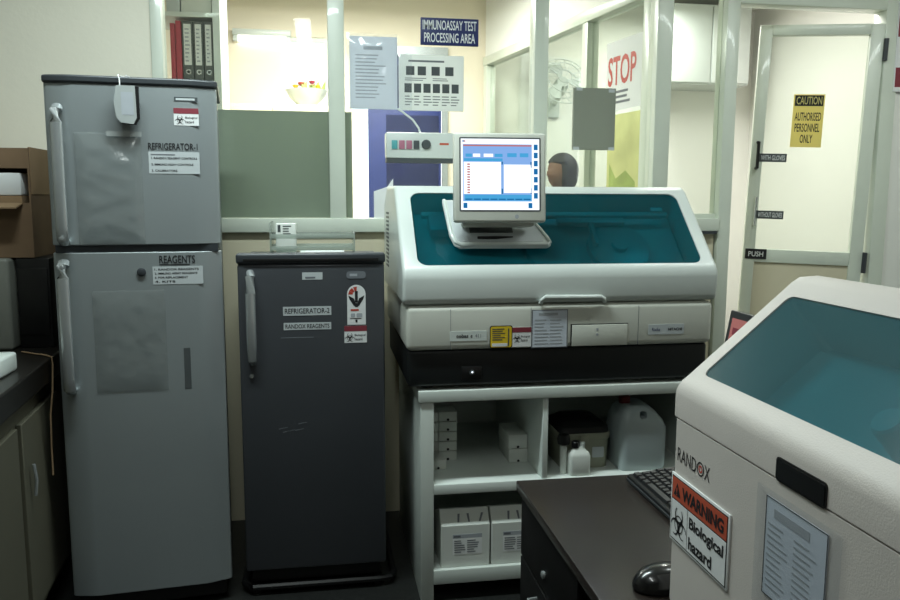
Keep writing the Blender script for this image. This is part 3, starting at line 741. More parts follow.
# rack on the dark fridge
t = thing('acrylic_rack', 'clear plastic rack standing on top of the dark fridge', 'rack', (-.02, 2.9, 1.204))
obj('end_panel', B().box(-.175, 2.83, 1.204, -.170, 2.99, 1.335, .001), 'acrylic', t, world=True)
obj('end_panel', B().box(.118, 2.83, 1.204, .123, 2.99, 1.298, .001), 'acrylic', t, world=True)
for y in (2.832, 2.985):
    for z in (1.236, 1.278): obj('rail', B().box(-.170, y, z, .118, y+.005, z+.016, .001), 'acrylic', t, world=True)
obj('tray', B().box(-.170, 2.83, 1.206, .118, 2.99, 1.211), 'acrylic', t, world=True)
t = thing('kit_carton', 'small white kit carton standing in the clear rack', 'box', (-.13, 2.9, 1.211))
obj('body', B().box(-.155, 2.86, 1.212, -.085, 2.95, 1.33, .002), 'boxwhite', t, world=True)
b = B(); b.plate(-.148, 1.30, -.138, 1.325, 2.8595, .0004); lines(b, -.13, 1.29, -.095, 1.325, 4, 2.86); obj('print', b, 'greybtn', t, world=True)
t = thing('white_tube', 'white tube lying in the clear rack', 'tube', (.0, 2.9, 1.211))
obj('barrel', B().tube([(-.055, 2.89, 1.2225), (.085, 2.89, 1.2225)], .0105, 14), 'paper', t, world=True)
obj('cap', B().tube([(-.07, 2.89, 1.2225), (-.053, 2.89, 1.2225)], .0112, 14), 'white', t, world=True)

# ================================================================== LEFT COUNTER
ct = thing('lab_counter', 'black-topped counter with beige front left of the silver fridge', 'counter', (-1.22, 2.6, 0))
def edgeX(y): return -.868-(y-2.26)*.075
ctop = B(); ctop.prism([(-1.595, 1.75), (edgeX(1.75), 1.75), (edgeX(3.42), 3.42), (-1.595, 3.42)], .80, .88, 'z')
obj('countertop', ctop, 'granite', ct, world=True, bevel=.006)
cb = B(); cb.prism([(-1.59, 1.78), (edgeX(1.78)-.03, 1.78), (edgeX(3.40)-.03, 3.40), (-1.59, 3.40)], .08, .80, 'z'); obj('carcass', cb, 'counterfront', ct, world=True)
cb = B(); cb.prism([(-1.59, 1.80), (edgeX(1.80)-.08, 1.80), (edgeX(3.38)-.08, 3.38), (-1.59, 3.38)], 0, .08, 'z'); obj('plinth', cb, 'black', ct, world=True)
for (y0, y1) in ((1.85, 2.44), (2.48, 2.92)):
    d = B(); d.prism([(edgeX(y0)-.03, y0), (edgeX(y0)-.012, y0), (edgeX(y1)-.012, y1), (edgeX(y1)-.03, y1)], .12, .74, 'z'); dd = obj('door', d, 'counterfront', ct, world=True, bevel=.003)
    obj('door_handle', B().tube([(edgeX(y0)-.002, y0+.05, .5), (edgeX(y0)+.004, y0+.05, .55), (edgeX(y0)-.002, y0+.05, .6)], .005, 8), 'chrome', dd, world=True)
t = solo(rebase(obj('black_case', B().box(-1.07, 3.0, .88, -.955, 3.40, 1.205, .008).box(-1.065, 2.992, .93, -.962, 3.0, 1.17, .004), 'black')), 'black instrument case on the counter under the cardboard box', 'case')
t = thing('white_instrument', 'pale instrument body under the cardboard box at the frame edge', 'instrument', (-1.25, 3.2, .88))
obj('body', B().box(-1.45, 2.96, .88, -1.078, 3.38, 1.205, .012, 3), 'instgrey', t, world=True)
obj('vent_panel', B().box(-1.40, 2.955, .93, -1.12, 2.962, 1.05, .002), 'greybtn', t, world=True)
t = thing('white_reader', 'small white device on the counter edge, cut by the frame', 'device', (-1.1, 2.55, .88))
obj('body', B().box(-1.22, 2.48, .88, -.945, 2.62, .94, .010, 3), 'white', t, world=True); obj('cover', B().box(-1.21, 2.50, .94, -.985, 2.60, 1.0, .010, 3), 'mid', t, world=True)
# carton
t = thing('cardboard_box', 'open brown cardboard box beside the tall silver fridge', 'box', (-1.2, 3.2, 1.207))
cx0, cx1, cy0, cy1, cz0, cz1 = -1.46, -1.003, 3.0, 3.40, 1.207, 1.59
w_ = B(); th = .006
w_.box(cx0, cy0, cz0, cx1, cy1, cz0+th); w_.box(cx1-th, cy0, cz0+th, cx1, cy1, cz1); w_.box(cx0, cy0, cz0+th, cx0+th, cy1, cz1); w_.box(cx0+th, cy1-th, cz0+th, cx1-th, cy1, cz1)
w_.box(cx0+th, cy0, cz0+th, cx1-th, cy0+th, 1.40); w_.box(cx0+th, cy0, 1.52, cx1-th, cy0+th, cz1); w_.box(cx0+th, cy0+th, cz1-th, cx1-th, cy1-th, cz1)
obj('carton_walls', w_, 'card', t, world=True)
obj('flap', B().prism([(3.0, 1.40), (2.93, 1.385), (2.93, 1.380), (3.0, 1.395)], -1.45, -1.03, 'x'), 'card_d', t, world=True, label='front flap folded outward')
obj('flap', B().box(cx1-.004, cy0+.01, cz1-.16, cx1+.002, cy1-.01, cz1+.004), 'card_d', t, world=True, label='side flap folded down')
t = solo(rebase(obj('foam_block', B().box(-1.44, 3.006+.002, 1.425, -1.035, 3.3, 1.505, .006), 'paper')), 'white foam block inside the open cardboard box', 'foam')
t.data.transform(Matrix.Identity(4))
b = B(); b.box(-1.44, 3.01, 1.2135, -1.035, 3.38, 1.424); solo(rebase(obj('packed_bag', b, 'card_d')), 'brown packing filling the cardboard box under the foam', 'packing')
t = solo(rebase(obj('thin_cable', B().tube([(-1.03, 2.9, .886), (-.98, 2.86, .886), (-.935, 2.83, .886), (-.902, 2.80, .884), (-.898, 2.79, .86), (-.899, 2.78, .78), (-.897, 2.74, .70), (-.894, 2.72, .60), (-.893, 2.715, .50)], .003, 6), 'card_d')), 'thin tan cable hanging over the counter edge', 'cable')

# ================================================================== CABINET UNDER THE ANALYZER
cab = thing('storage_cabinet', 'white open-fronted cabinet under the white and teal analyzer', 'cabinet', (.85, 2.9, 0))
X0, X1, Y0, Y1 = .331, 1.40, 2.61, 3.38
obj('top', B().box(X0-.008, Y0-.006, .727, X1+.008, Y1, .766, .002), 'cab', cab, world=True)
obj('side_panel', B().box(X0, Y0, .0, X0+.045, Y1, .727, .002), 'cab', cab, world=True)
obj('side_panel', B().box(X1-.045, Y0, .0, X1, Y1, .727, .002), 'cab', cab, world=True)
obj('divider', B().box(.765, Y0+.004, .430, .785, Y1-.02, .727, .002), 'cabin', cab, world=True)
obj('shelf', B().box(X0+.045, Y0, .394, X1-.045, Y1-.02, .430, .002), 'cabin', cab, world=True)
obj('bottom_board', B().box(X0+.045, Y0-.002, .064, X1-.045, Y1-.02, .116, .002), 'cab', cab, world=True)
obj('back_panel', B().box(X0+.045, Y1-.02, .116, X1-.045, Y1-.005, .727), 'cabin', cab, world=True)

def kit_box(x0, x1, y0, z0, label, h=.0365, dep=.09):
    t = thing('kit_box', label, 'box', ((x0+x1)/2, y0+dep/2, z0), group='small white kit boxes on the upper shelf')
    obj('carton', B().box(x0, y0, z0, x1, y0+dep, z0+h-.001, .0015), 'boxwhite', t, world=True)
    obj('thumb_notch', B().lathe([(.005, 0), (.005, -.0006), (0, -.0006)], ((x0+x1)/2, y0, z0+.006), 12, 'y'), 'ink', t, world=True)
names = ['lowest', 'second', 'third', 'fourth', 'topmost']
for k in range(5):
    kit_box(.432, .50, 2.86, .4305+k*.0385, 'small white kit box, %s from the bottom in the full column at left' % names[k] if 0 < k < 4 else 'small white kit box, %s in the full column of five boxes' % names[k])
for k in range(5):
    kit_box(.379, .4295, 2.86, .4305+k*.0385, 'white kit box beside the cabinet side, %s of its half-hidden column' % names[k])
kit_box(.385, .445, 2.765, .4305, 'single small white kit box lying in front of the stacked columns')
kit_box(.690, .775-.012, 2.80, .4305, 'white kit box, lower of the pair beside the cabinet divider', .053, .17)
kit_box(.688, .775-.014, 2.80, .4845, 'white kit box, upper of the pair beside the cabinet divider', .053, .17)

def pack(x0, x1, label):
    t = thing('solution_carton', label, 'box', ((x0+x1)/2, 2.72, .116), group='large white cartons in the lower bay')
    y0 = 2.625
    obj('carton', B().prism([(y0, .1165), (y0+.20, .1165), (y0+.20, .25), (y0+.055, .316), (y0+.04, .318), (y0, .270)], x0, x1, 'x'), 'boxwhite', t, world=True, bevel=.002)
    w = x1-x0
    obj('printed_label', B().plate(x0+w*.24, .163, x0+w*.84, .223, y0-.0008, .0008), 'paper', t, world=True)
    obj('label_band', B().plate(x0+w*.24, .223, x0+w*.84, .238, y0-.0008, .0008), 'palefaint', t, world=True)
    b = B(); lines(b, x0+w*.27, .168, x0+w*.8, .218, 6, y0-.0008, .4, cols=2); b.plate(x0+w*.26, .227, x0+w*.4, .234, y0-.0013, .0004); obj('print', b, 'faint', t, world=True)
    b = B()
    for u, dx in ((.36, .004), (.58, -.002), (.8, .012)):
        xx = x0+w*u; sy = lambda z: y0+.04*(z-.270)/.048-.0014
        b.loft([[(xx-.003, sy(.280), .280), (xx+.003, sy(.280), .280), (xx+.003, sy(.280)+.001, (.2805)), (xx-.003, sy(.280)+.001, (.2805))],
                [(xx+dx-.004, sy(.303), .303), (xx+dx+.004, sy(.303), .303), (xx+dx+.004, sy(.303)+.001, .3035), (xx+dx-.004, sy(.303)+.001, .3035)]])
    obj('handling_marks', b, 'faint', t, world=True)
pack(.404, .580, 'large white carton with slanted lid, beside the cabinet side panel')
pack(.587, .762, 'large white carton with slanted lid, partly behind the black desk')

# right bay
t = thing('cool_box', 'olive grey lidded box with dark top on the cabinet shelf', 'box', (.965, 2.82, .444))
SHF = Matrix.Translation((-0.03, -0.035, -.014)); t.location += Vector((-0.03, -0.035, -.014)); W[t.name] = Matrix.Translation(t.location)
obj('tub', B().loft([[(p[0], p[1], z) for p in rrect(.895-i*.006, 2.735-i*.004, 1.075+i*.004, 2.93+i*.004, .03)] for i, z in ((0, .4445), (0.6, .50), (1, .553))]), 'greybox', t, world=True, xf=SHF)
obj('rim', B().prism(rrect(.885, 2.727, 1.084, 2.938, .03), .553, .578, 'z'), 'greybox', t, world=True, xf=SHF, bevel=.005)
obj('lid', B().loft([[(p[0], p[1], z) for p in rrect(.888+i, 2.73+i, 1.081-i, 2.935-i, .03)] for i, z in ((0, .578), (.004, .598), (.03, .618), (.06, .622))]), 'black', t, world=True, xf=SHF)
b = B(); b.plate(1.01, .485, 1.055, .525, 2.7295, .004, .004); obj('front_label', b, 'labelpaper', t, world=True, xf=SHF)
obj('latch', B().box(.96, 2.716, .54, .99, 2.73, .575, .003), 'greybox', t, world=True, xf=SHF)
t = thing('slim_bottle', 'slim white bottle with round black cap beside the cabinet divider', 'bottle', (.86, 2.70, .444))
SHF = Matrix.Translation((0, -0.04, -.014)); t.location += Vector((0, -0.04, -.014)); W[t.name] = Matrix.Translation(t.location)
obj('barrel', B().lathe([(.012, .4445), (.013, .45), (.013, .545), (.008, .552)], (.858, 2.70, 0), 18), 'boxwhite', t, world=True, xf=SHF)
obj('cap', B().lathe([(.012, .55), (.022, .556), (.024, .575), (.02, .59), (0, .594)], (.858, 2.70, 0), 20), 'black', t, world=True, xf=SHF)
t = thing('reagent_bottle', 'small white square bottle with black and white cap in front of the cool box', 'bottle', (.91, 2.68, .444))
SHF = Matrix.Translation((-0.005, -0.025, -.014)); t.location += Vector((-0.005, -0.025, -.014)); W[t.name] = Matrix.Translation(t.location)
bb = B(); bb.loft([[(p[0], p[1], z) for p in rrect(.878+i, 2.645+i, .955-i, 2.70-i, .012)] for i, z in ((.002, .4445), (0, .45), (0, .515), (.004, .527), (.014, .536), (.018, .548))])
obj('bottle_body', bb, 'boxwhite', t, world=True, xf=SHF)
obj('cap', B().lathe([(.014, .544), (.014, .564), (.012, .566), (0, .566)], (.903, 2.672, 0), 18), 'black', t, world=True, xf=SHF)
obj('spout_cap', B().lathe([(.010, .544), (.010, .562), (0, .563)], (.929, 2.672, 0), 16), 'white', t, world=True, xf=SHF)
t = thing('jerrycan', 'translucent plastic jerrycan with red cap on the cabinet shelf', 'jerrycan', (1.16, 2.80, .444))
SHF = Matrix.Translation((-0.022, -0.06, -.014)); t.location += Vector((-0.022, -0.06, -.014)); W[t.name] = Matrix.Translation(t.location)
jb = B(); jb.loft([[(p[0], p[1], z) for p in rrect(1.092+i, 2.70+i, 1.272-j, 2.88-i, .028)] for i, j, z in ((.004, .004, .4445), (0, 0, .455), (0, 0, .60), (.004, .012, .63), (.016, .04, .662), (.034, .065, .682))])
jo = obj('can_body', jb, 'jug', t, world=True, xf=SHF)
cutb = B(); cutb.box(1.165, 2.60, .638, 1.192, 3.0, .664, .008); cutb.bm.transform(base(t).inverted() @ SHF); cut(jo, cutb)
obj('liquid', B().loft([[(p[0], p[1], z) for p in rrect(1.099, 2.707, 1.265, 2.873, .022)] for z in (.45, .535)]), 'jugliq', t, world=True, xf=SHF)
obj('cap', B().lathe([(.02, .68), (.021, .684), (.021, .704), (.018, .707), (0, .707)], (1.135, 2.79, 0), 20), 'redcap', t, world=True, xf=SHF, label='red screw cap')

# ================================================================== ANALYZER (white and teal)
an = thing('immunoassay_analyzer', 'large white benchtop analyzer with teal lid and touch screen', 'analyzer', (.83, 2.95, .766))
AX0, AX1 = .276, 1.386
obj('base', B().box(AX0+.012, 2.615, .78, AX1-.012, 3.34, .908, .012, 3), 'navy', an, world=True, label='black base band')
for x in (.36, 1.3):
    for y in (2.68, 3.28): obj('foot', B().lathe([(.022, .7665), (.022, .782)], (x, y, 0), 16), 'black', an, world=True)
mb_ = obj('mid_body', B().box(AX0+.004, 2.596, .908, AX1-.004, 3.36, 1.062, .02, 4), 'mid', an, world=True)
lp = [(2.606, 1.066), (2.594, 1.074), (2.588, 1.15), (2.592, 1.172), (2.606, 1.192), (2.872, 1.452), (2.90, 1.466), (3.20, 1.470), (3.345, 1.40), (3.36, 1.066)]
lid = obj('lid', B().prism(lp, AX0-.008, AX1+.008, 'x'), 'white', an, world=True, bevel=.022, seg=5)
bpy.context.view_layer.update(); apply_mods(lid)
# glass opening in the sloped face: local frame of the slope
sl0 = Vector((0, 2.606, 1.192)); sv_ = (Vector((0, 2.872, 1.452))-sl0); sL = sv_.length; sv_.normalize(); sn = Vector((0, -sv_.z, sv_.y))
def slope_xf(o, u, v, n): return Matrix(((u.x, n.x, v.x, o.x), (u.y, n.y, v.y, o.y), (u.z, n.z, v.z, o.z), (0, 0, 0, 1)))
SX = slope_xf(sl0, Vector((1, 0, 0)), sv_, -sn)      # x = room x, y = into the machine, z = up the slope
gx0, gx1, gz0, gz1 = .322, 1.343, .008, sL-.016
cutb = B(); cutb.prism(rrect(gx0, gz0, gx1, gz1, .035, 6), -.03, .11, 'y'); cutb.bm.transform(base(an).inverted() @ SX); cut(lid, cutb)
obj('tinted_cover', B().prism(rrect(gx0+.001, gz0+.001, gx1-.001, gz1-.001, .034, 6), .004, .008, 'y'), 'teal', an, world=True, xf=SX, label='teal see-through cover')
ib = B(); ib.box(gx0+.02, .085, .03, gx1-.02, .108, gz1-.03)
obj('inner_deck', ib, 'innerdeck', an, world=True, xf=SX)
def inn(name, b, m): obj(name, b, m, an, world=True, xf=SX)
inn('reagent_disc', B().lathe([(.115, .084), (.115, .06), (.10, .055), (.03, .055), (.03, .04), (0, .04)], (1.08, 0, .14), 40, 'y'), 'steel')
inn('sample_disc', B().lathe([(.10, .084), (.10, .062), (.04, .058), (.02, .045), (0, .045)], (.83, 0, .13), 40, 'y'), 'innerdeck')
inn('pipettor_arm', B().box(.86, .03, .235, 1.12, .055, .262, .005).box(.98, .03, .13, .994, .05, .235, .003), 'steel')
inn('rail', B().box(.36, .03, .27, 1.30, .05, .29, .003), 'innerdeck')
inn('waste_box', B().box(.385, .03, .20, .455, .07, .29, .006), 'tealbtn')
inn('light_block', B().box(1.235, .02, .285, 1.28, .03, .305, .003), 'paper')
# handle lip
obj('lid_handle', B().tube([(.742, 2.592, 1.066), (.745, 2.583, 1.078), (.756, 2.582, 1.088), (.955, 2.582, 1.086), (.967, 2.583, 1.078), (.972, 2.592, 1.066)], .0075, 10), 'white', lid, world=True)
# front details
fy = 2.596
obj('front_flap', B().box(.858, fy-.004, .912, 1.06, fy+.01, .986, .002), 'mid', an, world=True)
obj('flap_shadow_gap', B().box(.853, fy-.0012, .908, .858, fy+.004, .99).box(.853, fy-.0012, .9865, 1.062, fy+.004, .9895), 'black', an, world=True)
b = B(); b.plate(.945, .966, .953, .974, fy-.0048, .0008, .002); b.plate(.945, .948, .953, .956, fy-.0048, .0008, .002); obj('flap_marks', b, 'palefaint', an, world=True)
obj('name_plate', B().plate(.428, .94, .556, .974, fy-.0015, .0015, .003), 'white', an, world=True)
b = B(); letter(b, 'cobas', .450, .951, .492, .964, fy-.0015, .03); letter(b, 'e', .499, .951, .506, .960, fy-.0015, .02); obj('name_lettering', b, 'ink', an, world=True)
obj('name_number', letter(B(), '411', .515, .951, .535, .964, fy-.0015, .0), 'faint', an, world=True)
obj('yellow_sticker', B().plate(.566, .912, .646, .990, fy-.0012, .0012, .008), 'ink', an, world=True, label='yellow and black warning sticker')
obj('yellow_face', B().plate(.569, .915, .643, .987, fy-.0018, .0006, .007), 'yellow', an, world=True)
b = B(); lines(b, .575, .938, .625, .982, 6, fy-.0018, .4); b.plate(.630, .92, .634, .98, fy-.0023, .0004); obj('yellow_print', b, 'greybtn', an, world=True)
obj('white_patch', B().plate(.574, .918, .628, .929, fy-.0023, .0005), 'paper', an, world=True)
bio_dummy = None
def bio_world(par, x0, z0, x1, z1, y):
    w, h = x1-x0, z1-z0
    obj('biohazard_sticker', B().plate(x0, z0, x1, z1, y-.0012, .0012), 'paper', par, world=True, label='white biohazard sticker with red band')
    obj('red_band', B().plate(x0, z0+h*.74, x1, z1, y-.0017, .0005), 'maroon', par, world=True)
    b = B(); biohazard(b, x0+w*.24, z0+h*.42, h*.25, y-.0012); letter(b, 'Biological', x0+w*.45, z0+h*.46, x0+w*.92, z0+h*.58, y-.0012); letter(b, 'hazard', x0+w*.45, z0+h*.28, x0+w*.8, z0+h*.40, y-.0012)
    obj('hazard_print', b, 'ink', par, world=True)
bio_world(an, .646, .915, .712, .983, fy)
obj('paper_border', B().plate(.713, .909, .842, 1.042, fy-.0011, .0011), 'faint', an, world=True, label='blue-grey edge of taped record sheet')
obj('record_sheet', B().plate(.717, .912, .839, 1.039, fy-.0016, .0008), 'bluepaper', an, world=True)
b = B(); b.plate(.738, 1.022, .806, 1.031, fy-.0021, .0004); lines(b, .724, .918, .832, 1.012, 8, fy-.0016, .3, cols=2); obj('record_print', b, 'palefaint', an, world=True)
obj('brand_plate', B().plate(1.139, .946, 1.272, .982, fy-.0015, .0015, .003), 'labelpaper', an, world=True)
b = B(); letter(b, 'Roche', 1.152, .958, 1.182, .970, fy-.0015, .01); obj('brand_mark', b, 'scr_blue' if False else 'navyblue', an, world=True)
b = B(); letter(b, 'HITACHI', 1.212, .959, 1.264, .969, fy-.0015, .03); obj('brand_lettering', b, 'ink', an, world=True)
obj('power_panel', B().box(.472, 2.609, .80, .542, 2.616, .848, .003), 'black', an, world=True)
obj('power_button', B().lathe([(.009, 0), (.009, -.005), (.005, -.006), (0, -.006)], (.508, 2.609, .827), 16, 'y'), 'greybtn', an, world=True)
obj('power_lamp', B().lathe([(.0035, 0), (.0035, -.001), (0, -.001)], (.508, 2.603, .829), 10, 'y'), 'led', an, world=True)
b = B()
for x0_ in (.43, .71, 1.10): b.box(x0_, fy-.0004, .912, x0_+.0015, fy+.002, 1.05)
obj('panel_seams', b, 'faint', an, world=True)
b = B()
for k in range(14): b.box(AX0-.0095, 3.12, 1.15+k*.016, AX0-.007, 3.22, 1.158+k*.016)
obj('side_vents', b, 'greybtn', an, world=True)
# tray and touch screen
TX = SX @ Matrix.Translation((0, 0, 0))
tray = obj('screen_tray', B().prism([(.432, .302), (.440, .13), (.452, .085), (.470, .072), (.782, .072), (.797, .085), (.790, .112), (.750, .20), (.735, .302)], -.022, -.004, 'y'), 'white', an, world=True, xf=TX, bevel=.009, seg=3)
rim = [(.438, .295), (.445, .13), (.457, .092), (.474, .079), (.780, .079), (.790, .088), (.784, .112), (.744, .20), (.730, .295)]
obj('tray_rim', B().tube([(p[0], -.0235, p[1]) for p in rim], .0065, 8), 'white', tray, world=True, xf=TX)
b = B(); b.prism([(.449, .29), (.455, .14), (.464, .104), (.476, .094), (.766, .094), (.772, .104), (.73, .29)], -.0232, -.021, 'y'); obj('tray_floor', b, 'labelpaper', tray, world=True, xf=TX)
obj('tray_slot', B().box(.512, -.026, .135, .665, -.022, .158, .001), 'greybtn', tray, world=True, xf=TX)
obj('stylus', B().tube([(.535, -.028, .108), (.60, -.028, .108), (.66, -.028, .111)], [.005, .0055, .002], 10), 'black', tray, world=True, xf=TX)
XM = Matrix.Translation((.600, 2.60, 1.342)) @ Matrix.Rotation(R(-4), 4, 'Z') @ Matrix.Rotation(R(-6), 4, 'X')
mon = obj('monitor', B().box(-.156, 0, 0, .156, .045, .300, .008, 3), 'mid', an, world=True, xf=XM, label='off-white touch screen monitor')
obj('monitor_stand', B().box(-.125, .035, -.012, .125, .10, .12, .01), 'mid', mon, world=True, xf=XM)
obj('screen_surround', B().plate(-.138, .036, .138, .284, -.0008, .001, .004), 'greybtn', mon, world=True, xf=XM)
d = B(); sx0, sx1, sz0, sz1 = -.133, .133, .041, .279; sw, sh = sx1-sx0, sz1-sz0
def sr(m, a, c, e, g, y): d.m = m; d.plate(sx0+a*sw, sz0+c*sh, sx0+e*sw, sz0+g*sh, -.0012-y*.0003, .0003)
sr(0, 0, 0, 1, 1, 0)
sr(1, .025, .12, .905, .925, 1); sr(4, .03, .895, .9, .915, 2); sr(1, .03, .84, .15, .89, 2); sr(4, .02, .955, .06, .975, 1); sr(3, .02, .955, .04, .975, 2)
sr(2, .06, .745, .14, .79, 2); sr(0, .155, .745, .245, .79, 2); sr(0, .29, .745, .41, .79, 2); sr(2, .43, .745, .53, .79, 2); sr(2, .59, .745, .71, .80, 2); sr(2, .75, .745, .86, .80, 2)
sr(2, .04, .685, .53, .725, 2); sr(0, .035, .225, .51, .675, 2); sr(0, .545, .24, .90, .64, 2); sr(3, .515, .225, .535, .30, 2); sr(3, .515, .64, .535, .68, 2); sr(3, .885, .23, .905, .31, 2); sr(3, .885, .60, .905, .68, 2)
for k in range(12): sr(4, .08, .235+k*.036, .115, .255+k*.036, 3)
sr(2, .045, .13, .9, .215, 2)
for k in range(8): sr(3, .055+k*.106, .14, .145+k*.106, .16, 3)
for k in range(7): sr(3, .93, .845-k*.114, .98, .925-k*.114, 1)
sr(3, .03, .025, .08, .10, 1); sr(3, .86, .025, .91, .10, 1)
obj('display', d, ['scr_white', 'scr_lav', 'scr_sky', 'scr_blue', 'scr_red'], mon, world=True, xf=XM, label='lit screen with blue and white windows')
b = B(); b.plate(.05, .012, .062, .026, -.0008, .001, .005); obj('bezel_button', b, 'palefaint', mon, world=True, xf=XM)

# ================================================================== DESK
dk = thing('desk', 'dark desk with black drawer side in front of the white cabinet', 'desk', (.87, 1.05, 0))
obj('desktop', B().box(.468, .2, .705, 1.30, 1.822, .73, .003), 'deskm', dk, world=True)
obj('side_panel', B().box(.485, 1.795, 0, 1.29, 1.815, .705), 'desk_black', dk, world=True)
obj('side_panel', B().box(.485, .21, 0, 1.29, .23, .705), 'desk_black', dk, world=True)
obj('back_panel', B().box(1.27, .23, .1, 1.285, 1.795, .705), 'desk_black', dk, world=True)
obj('pedestal', B().box(.49, 1.36, .06, 1.25, 1.795, .705), 'desk_black', dk, world=True)
for k, (z0, z1) in enumerate(((.555, .70), (.40, .55), (.08, .395))):
    dw = obj('drawer', B().box(.474, 1.365, z0, .49, 1.79, z1, .002), 'desk_black', dk, world=True)
    zc = z0+.03 if k else z0+.0
    if k: obj('pull', B().tube([(.474, 1.64, z1-.035), (.455, 1.64, z1-.035), (.452, 1.62, z1-.05), (.455, 1.60, z1-.065), (.474, 1.60, z1-.065)], .005, 8), 'chrome', dw, world=True)
obj('lock', B().lathe([(.009, .474), (.009, .469), (.006, .467), (0, .467)], (0, 1.585, .60), 16, 'x'), 'chrome', dk, world=True)
# keyboard along y (rows face the user at the left)
kb = thing('keyboard', 'black computer keyboard on the dark desk beside the large grey analyzer', 'keyboard', (.81, 1.58, .73))
kl = .455; kc = Vector((.81, 1.575))
KX = Matrix.Translation((.737, 1.775, .732)) @ Matrix.Rotation(R(-90), 4, 'Z') @ Matrix.Rotation(R(5), 4, 'X')
obj('case', B().prism([(0, 0), (.155, 0), (.155, .018), (.15, .02), (.004, .016), (0, .012)], 0, kl, 'x'), 'black', kb, world=True, xf=KX, bevel=.003)
obj('front_lip', B().box(.004, -.003, .002, kl-.004, .003, .009, .001), 'dark_trim', kb, world=True, xf=KX)
def key(x, y, w, nm='key'):
    z = .017+.004*y/.155
    obj(nm, B().loft([[(x+i, y+i, z), (x+w-i, y+i, z), (x+w-i, y+.0165-i, z), (x+i, y+.0165-i, z)] if q == 0 else [(x+i, y+i, z+.006), (x+w-i, y+i, z+.006), (x+w-i, y+.0165-i, z+.006), (x+i, y+.0165-i, z+.006)] for q, i in ((0, 0), (1, .0022))]), 'key', kb, world=True, xf=KX)
rows = []
for r_ in range(1, 6):
    for c in range(16): key(.012+c*.0193+(.004*(r_ % 3)), .012+r_*.0193+(.006 if r_ == 5 else 0), .0165)
for (x, w) in ((.012, .024), (.04, .02), (.064, .022)): key(x, .012, w)
key(.09, .012, .112, 'space_bar')
for (x, w) in ((.206, .022), (.232, .02), (.256, .022), (.282, .03)): key(x, .012, w)
# mouse
ms = thing('computer_mouse', 'glossy black computer mouse on the dark desk', 'mouse', (.596, 1.258, .73))
mr = []
XMs = Matrix.Translation((.596, 1.258, .7305)) @ Matrix.Rotation(R(-80), 4, 'Z') @ Matrix.Scale(1.1, 4)
for z, k in ((0, .92), (.004, 1), (.012, 1.0), (.022, .9), (.030, .72), (.035, .45), (.037, .15)):
    mr.append([(.034*k*math.cos(2*math.pi*i/24), .054*k*math.sin(2*math.pi*i/24)+(.002*z/.03), z) for i in range(24)])
obj('shell', B().loft(mr), 'gloss_black', ms, world=True, xf=XMs)
obj('scroll_wheel', B().lathe([(.008, -.003), (.009, 0), (.008, .003)], (0, .03, .026), 16, 'x'), 'greybtn', ms, world=True, xf=XMs)
obj('button_gap', B().tube([(0, .01, .0368), (0, .022, .0352), (0, .038, .028), (0, .05, .016)], .0008, 6), 'black', ms, world=True, xf=XMs)
# desk monitor, behind the big analyzer, screen facing left
mn = thing('desk_monitor', 'black-framed desk monitor with pinkish screen behind the large grey analyzer', 'monitor', (1.0, 1.58, .73))
XD = Matrix.Translation((.952, 1.815, .80)) @ Matrix.Rotation(R(-90), 4, 'Z') @ Matrix.Rotation(R(-10), 4, 'X')
obj('frame', B().box(0, 0, 0, .44, .03, .352, .004), 'black', mn, world=True, xf=XD)
d = B(); d.plate(.018, .03, .422, .334, -.001, .001); obj('screen', d, 'pinkpage', mn, world=True, xf=XD, label='lit pinkish screen')
b = B(); lines(b, .03, .18, .40, .32, 4, -.001, .5, cols=2); obj('screen_windows', b, 'maroon', mn, world=True, xf=XD)
obj('neck', B().box(.19, .03, -.06, .25, .06, .2, .006), 'black', mn, world=True, xf=XD)
obj('foot', B().box(.90, 1.47, .731, 1.08, 1.72, .745, .004), 'black', mn, world=True)

# ================================================================== BIG GREY ANALYZER ON THE DESK
rx = thing('chemistry_analyzer', 'large warm white analyzer with blue-grey lid and WARNING biological hazard sign', 'analyzer', (.58, 1.203, .73), -90)
RW, RDp = .86, .64
obj('body', B().prism(rrect(0, 0, RW, RDp, .011, 5), .012, .3295, 'z'), 'randox', rx)
for x in (.05, RW-.05):
    for y in (.05, RDp-.05): obj('foot', B().lathe([(.02, 0), (.02, .014)], (x, y, 0), 14), 'black', rx)
rp = [(0, .331), (-.0005, .333), (-.0005, .370), (.001, .378), (.005, .386), (.011, .393), (.018, .398), (.198, .553), (.212, .562), (.245, .564), (.42, .53), (RDp, .48), (RDp, .331)]
rl = obj('lid', B().prism(rp, 0, RW, 'x'), 'randox', rx, bevel=.010, seg=4)
bpy.context.view_layer.update(); apply_mods(rl)
q0 = Vector((0, .018, .398)); qv = Vector((0, .198, .553))-q0; qL = qv.length; qv.normalize(); qn = Vector((0, -qv.z, qv.y))
QX = slope_xf(q0, Vector((1, 0, 0)), qv, -qn)
cutb = B(); cutb.prism(rrect(.032, .016, RW-.032, qL-.028, .014, 5), -.02, .12, 'y'); cutb.bm.transform(QX); cut(rl, cutb)
obj('tinted_window', B().prism(rrect(.033, .017, RW-.033, qL-.029, .013, 5), .002, .005, 'y'), 'bluelid', rl, xf=QX, label='blue-grey see-through window')
obj('window_gasket', B().prism(rrect(.0325, .0165, RW-.0325, qL-.0285, .0135, 5), .005, .009, 'y'), 'bluelid', rl, xf=QX) if False else None
def rin(name, b, m): obj(name, b, m, rx, xf=QX)
rin('inner_deck', B().box(.05, .10, .03, RW-.05, .118, qL-.05), 'innerdeck')
rin('dispenser_cap', B().lathe([(.022, .10), (.022, .03), (.019, .026), (0, .026)], (.375, 0, .075), 24, 'y'), 'paper')
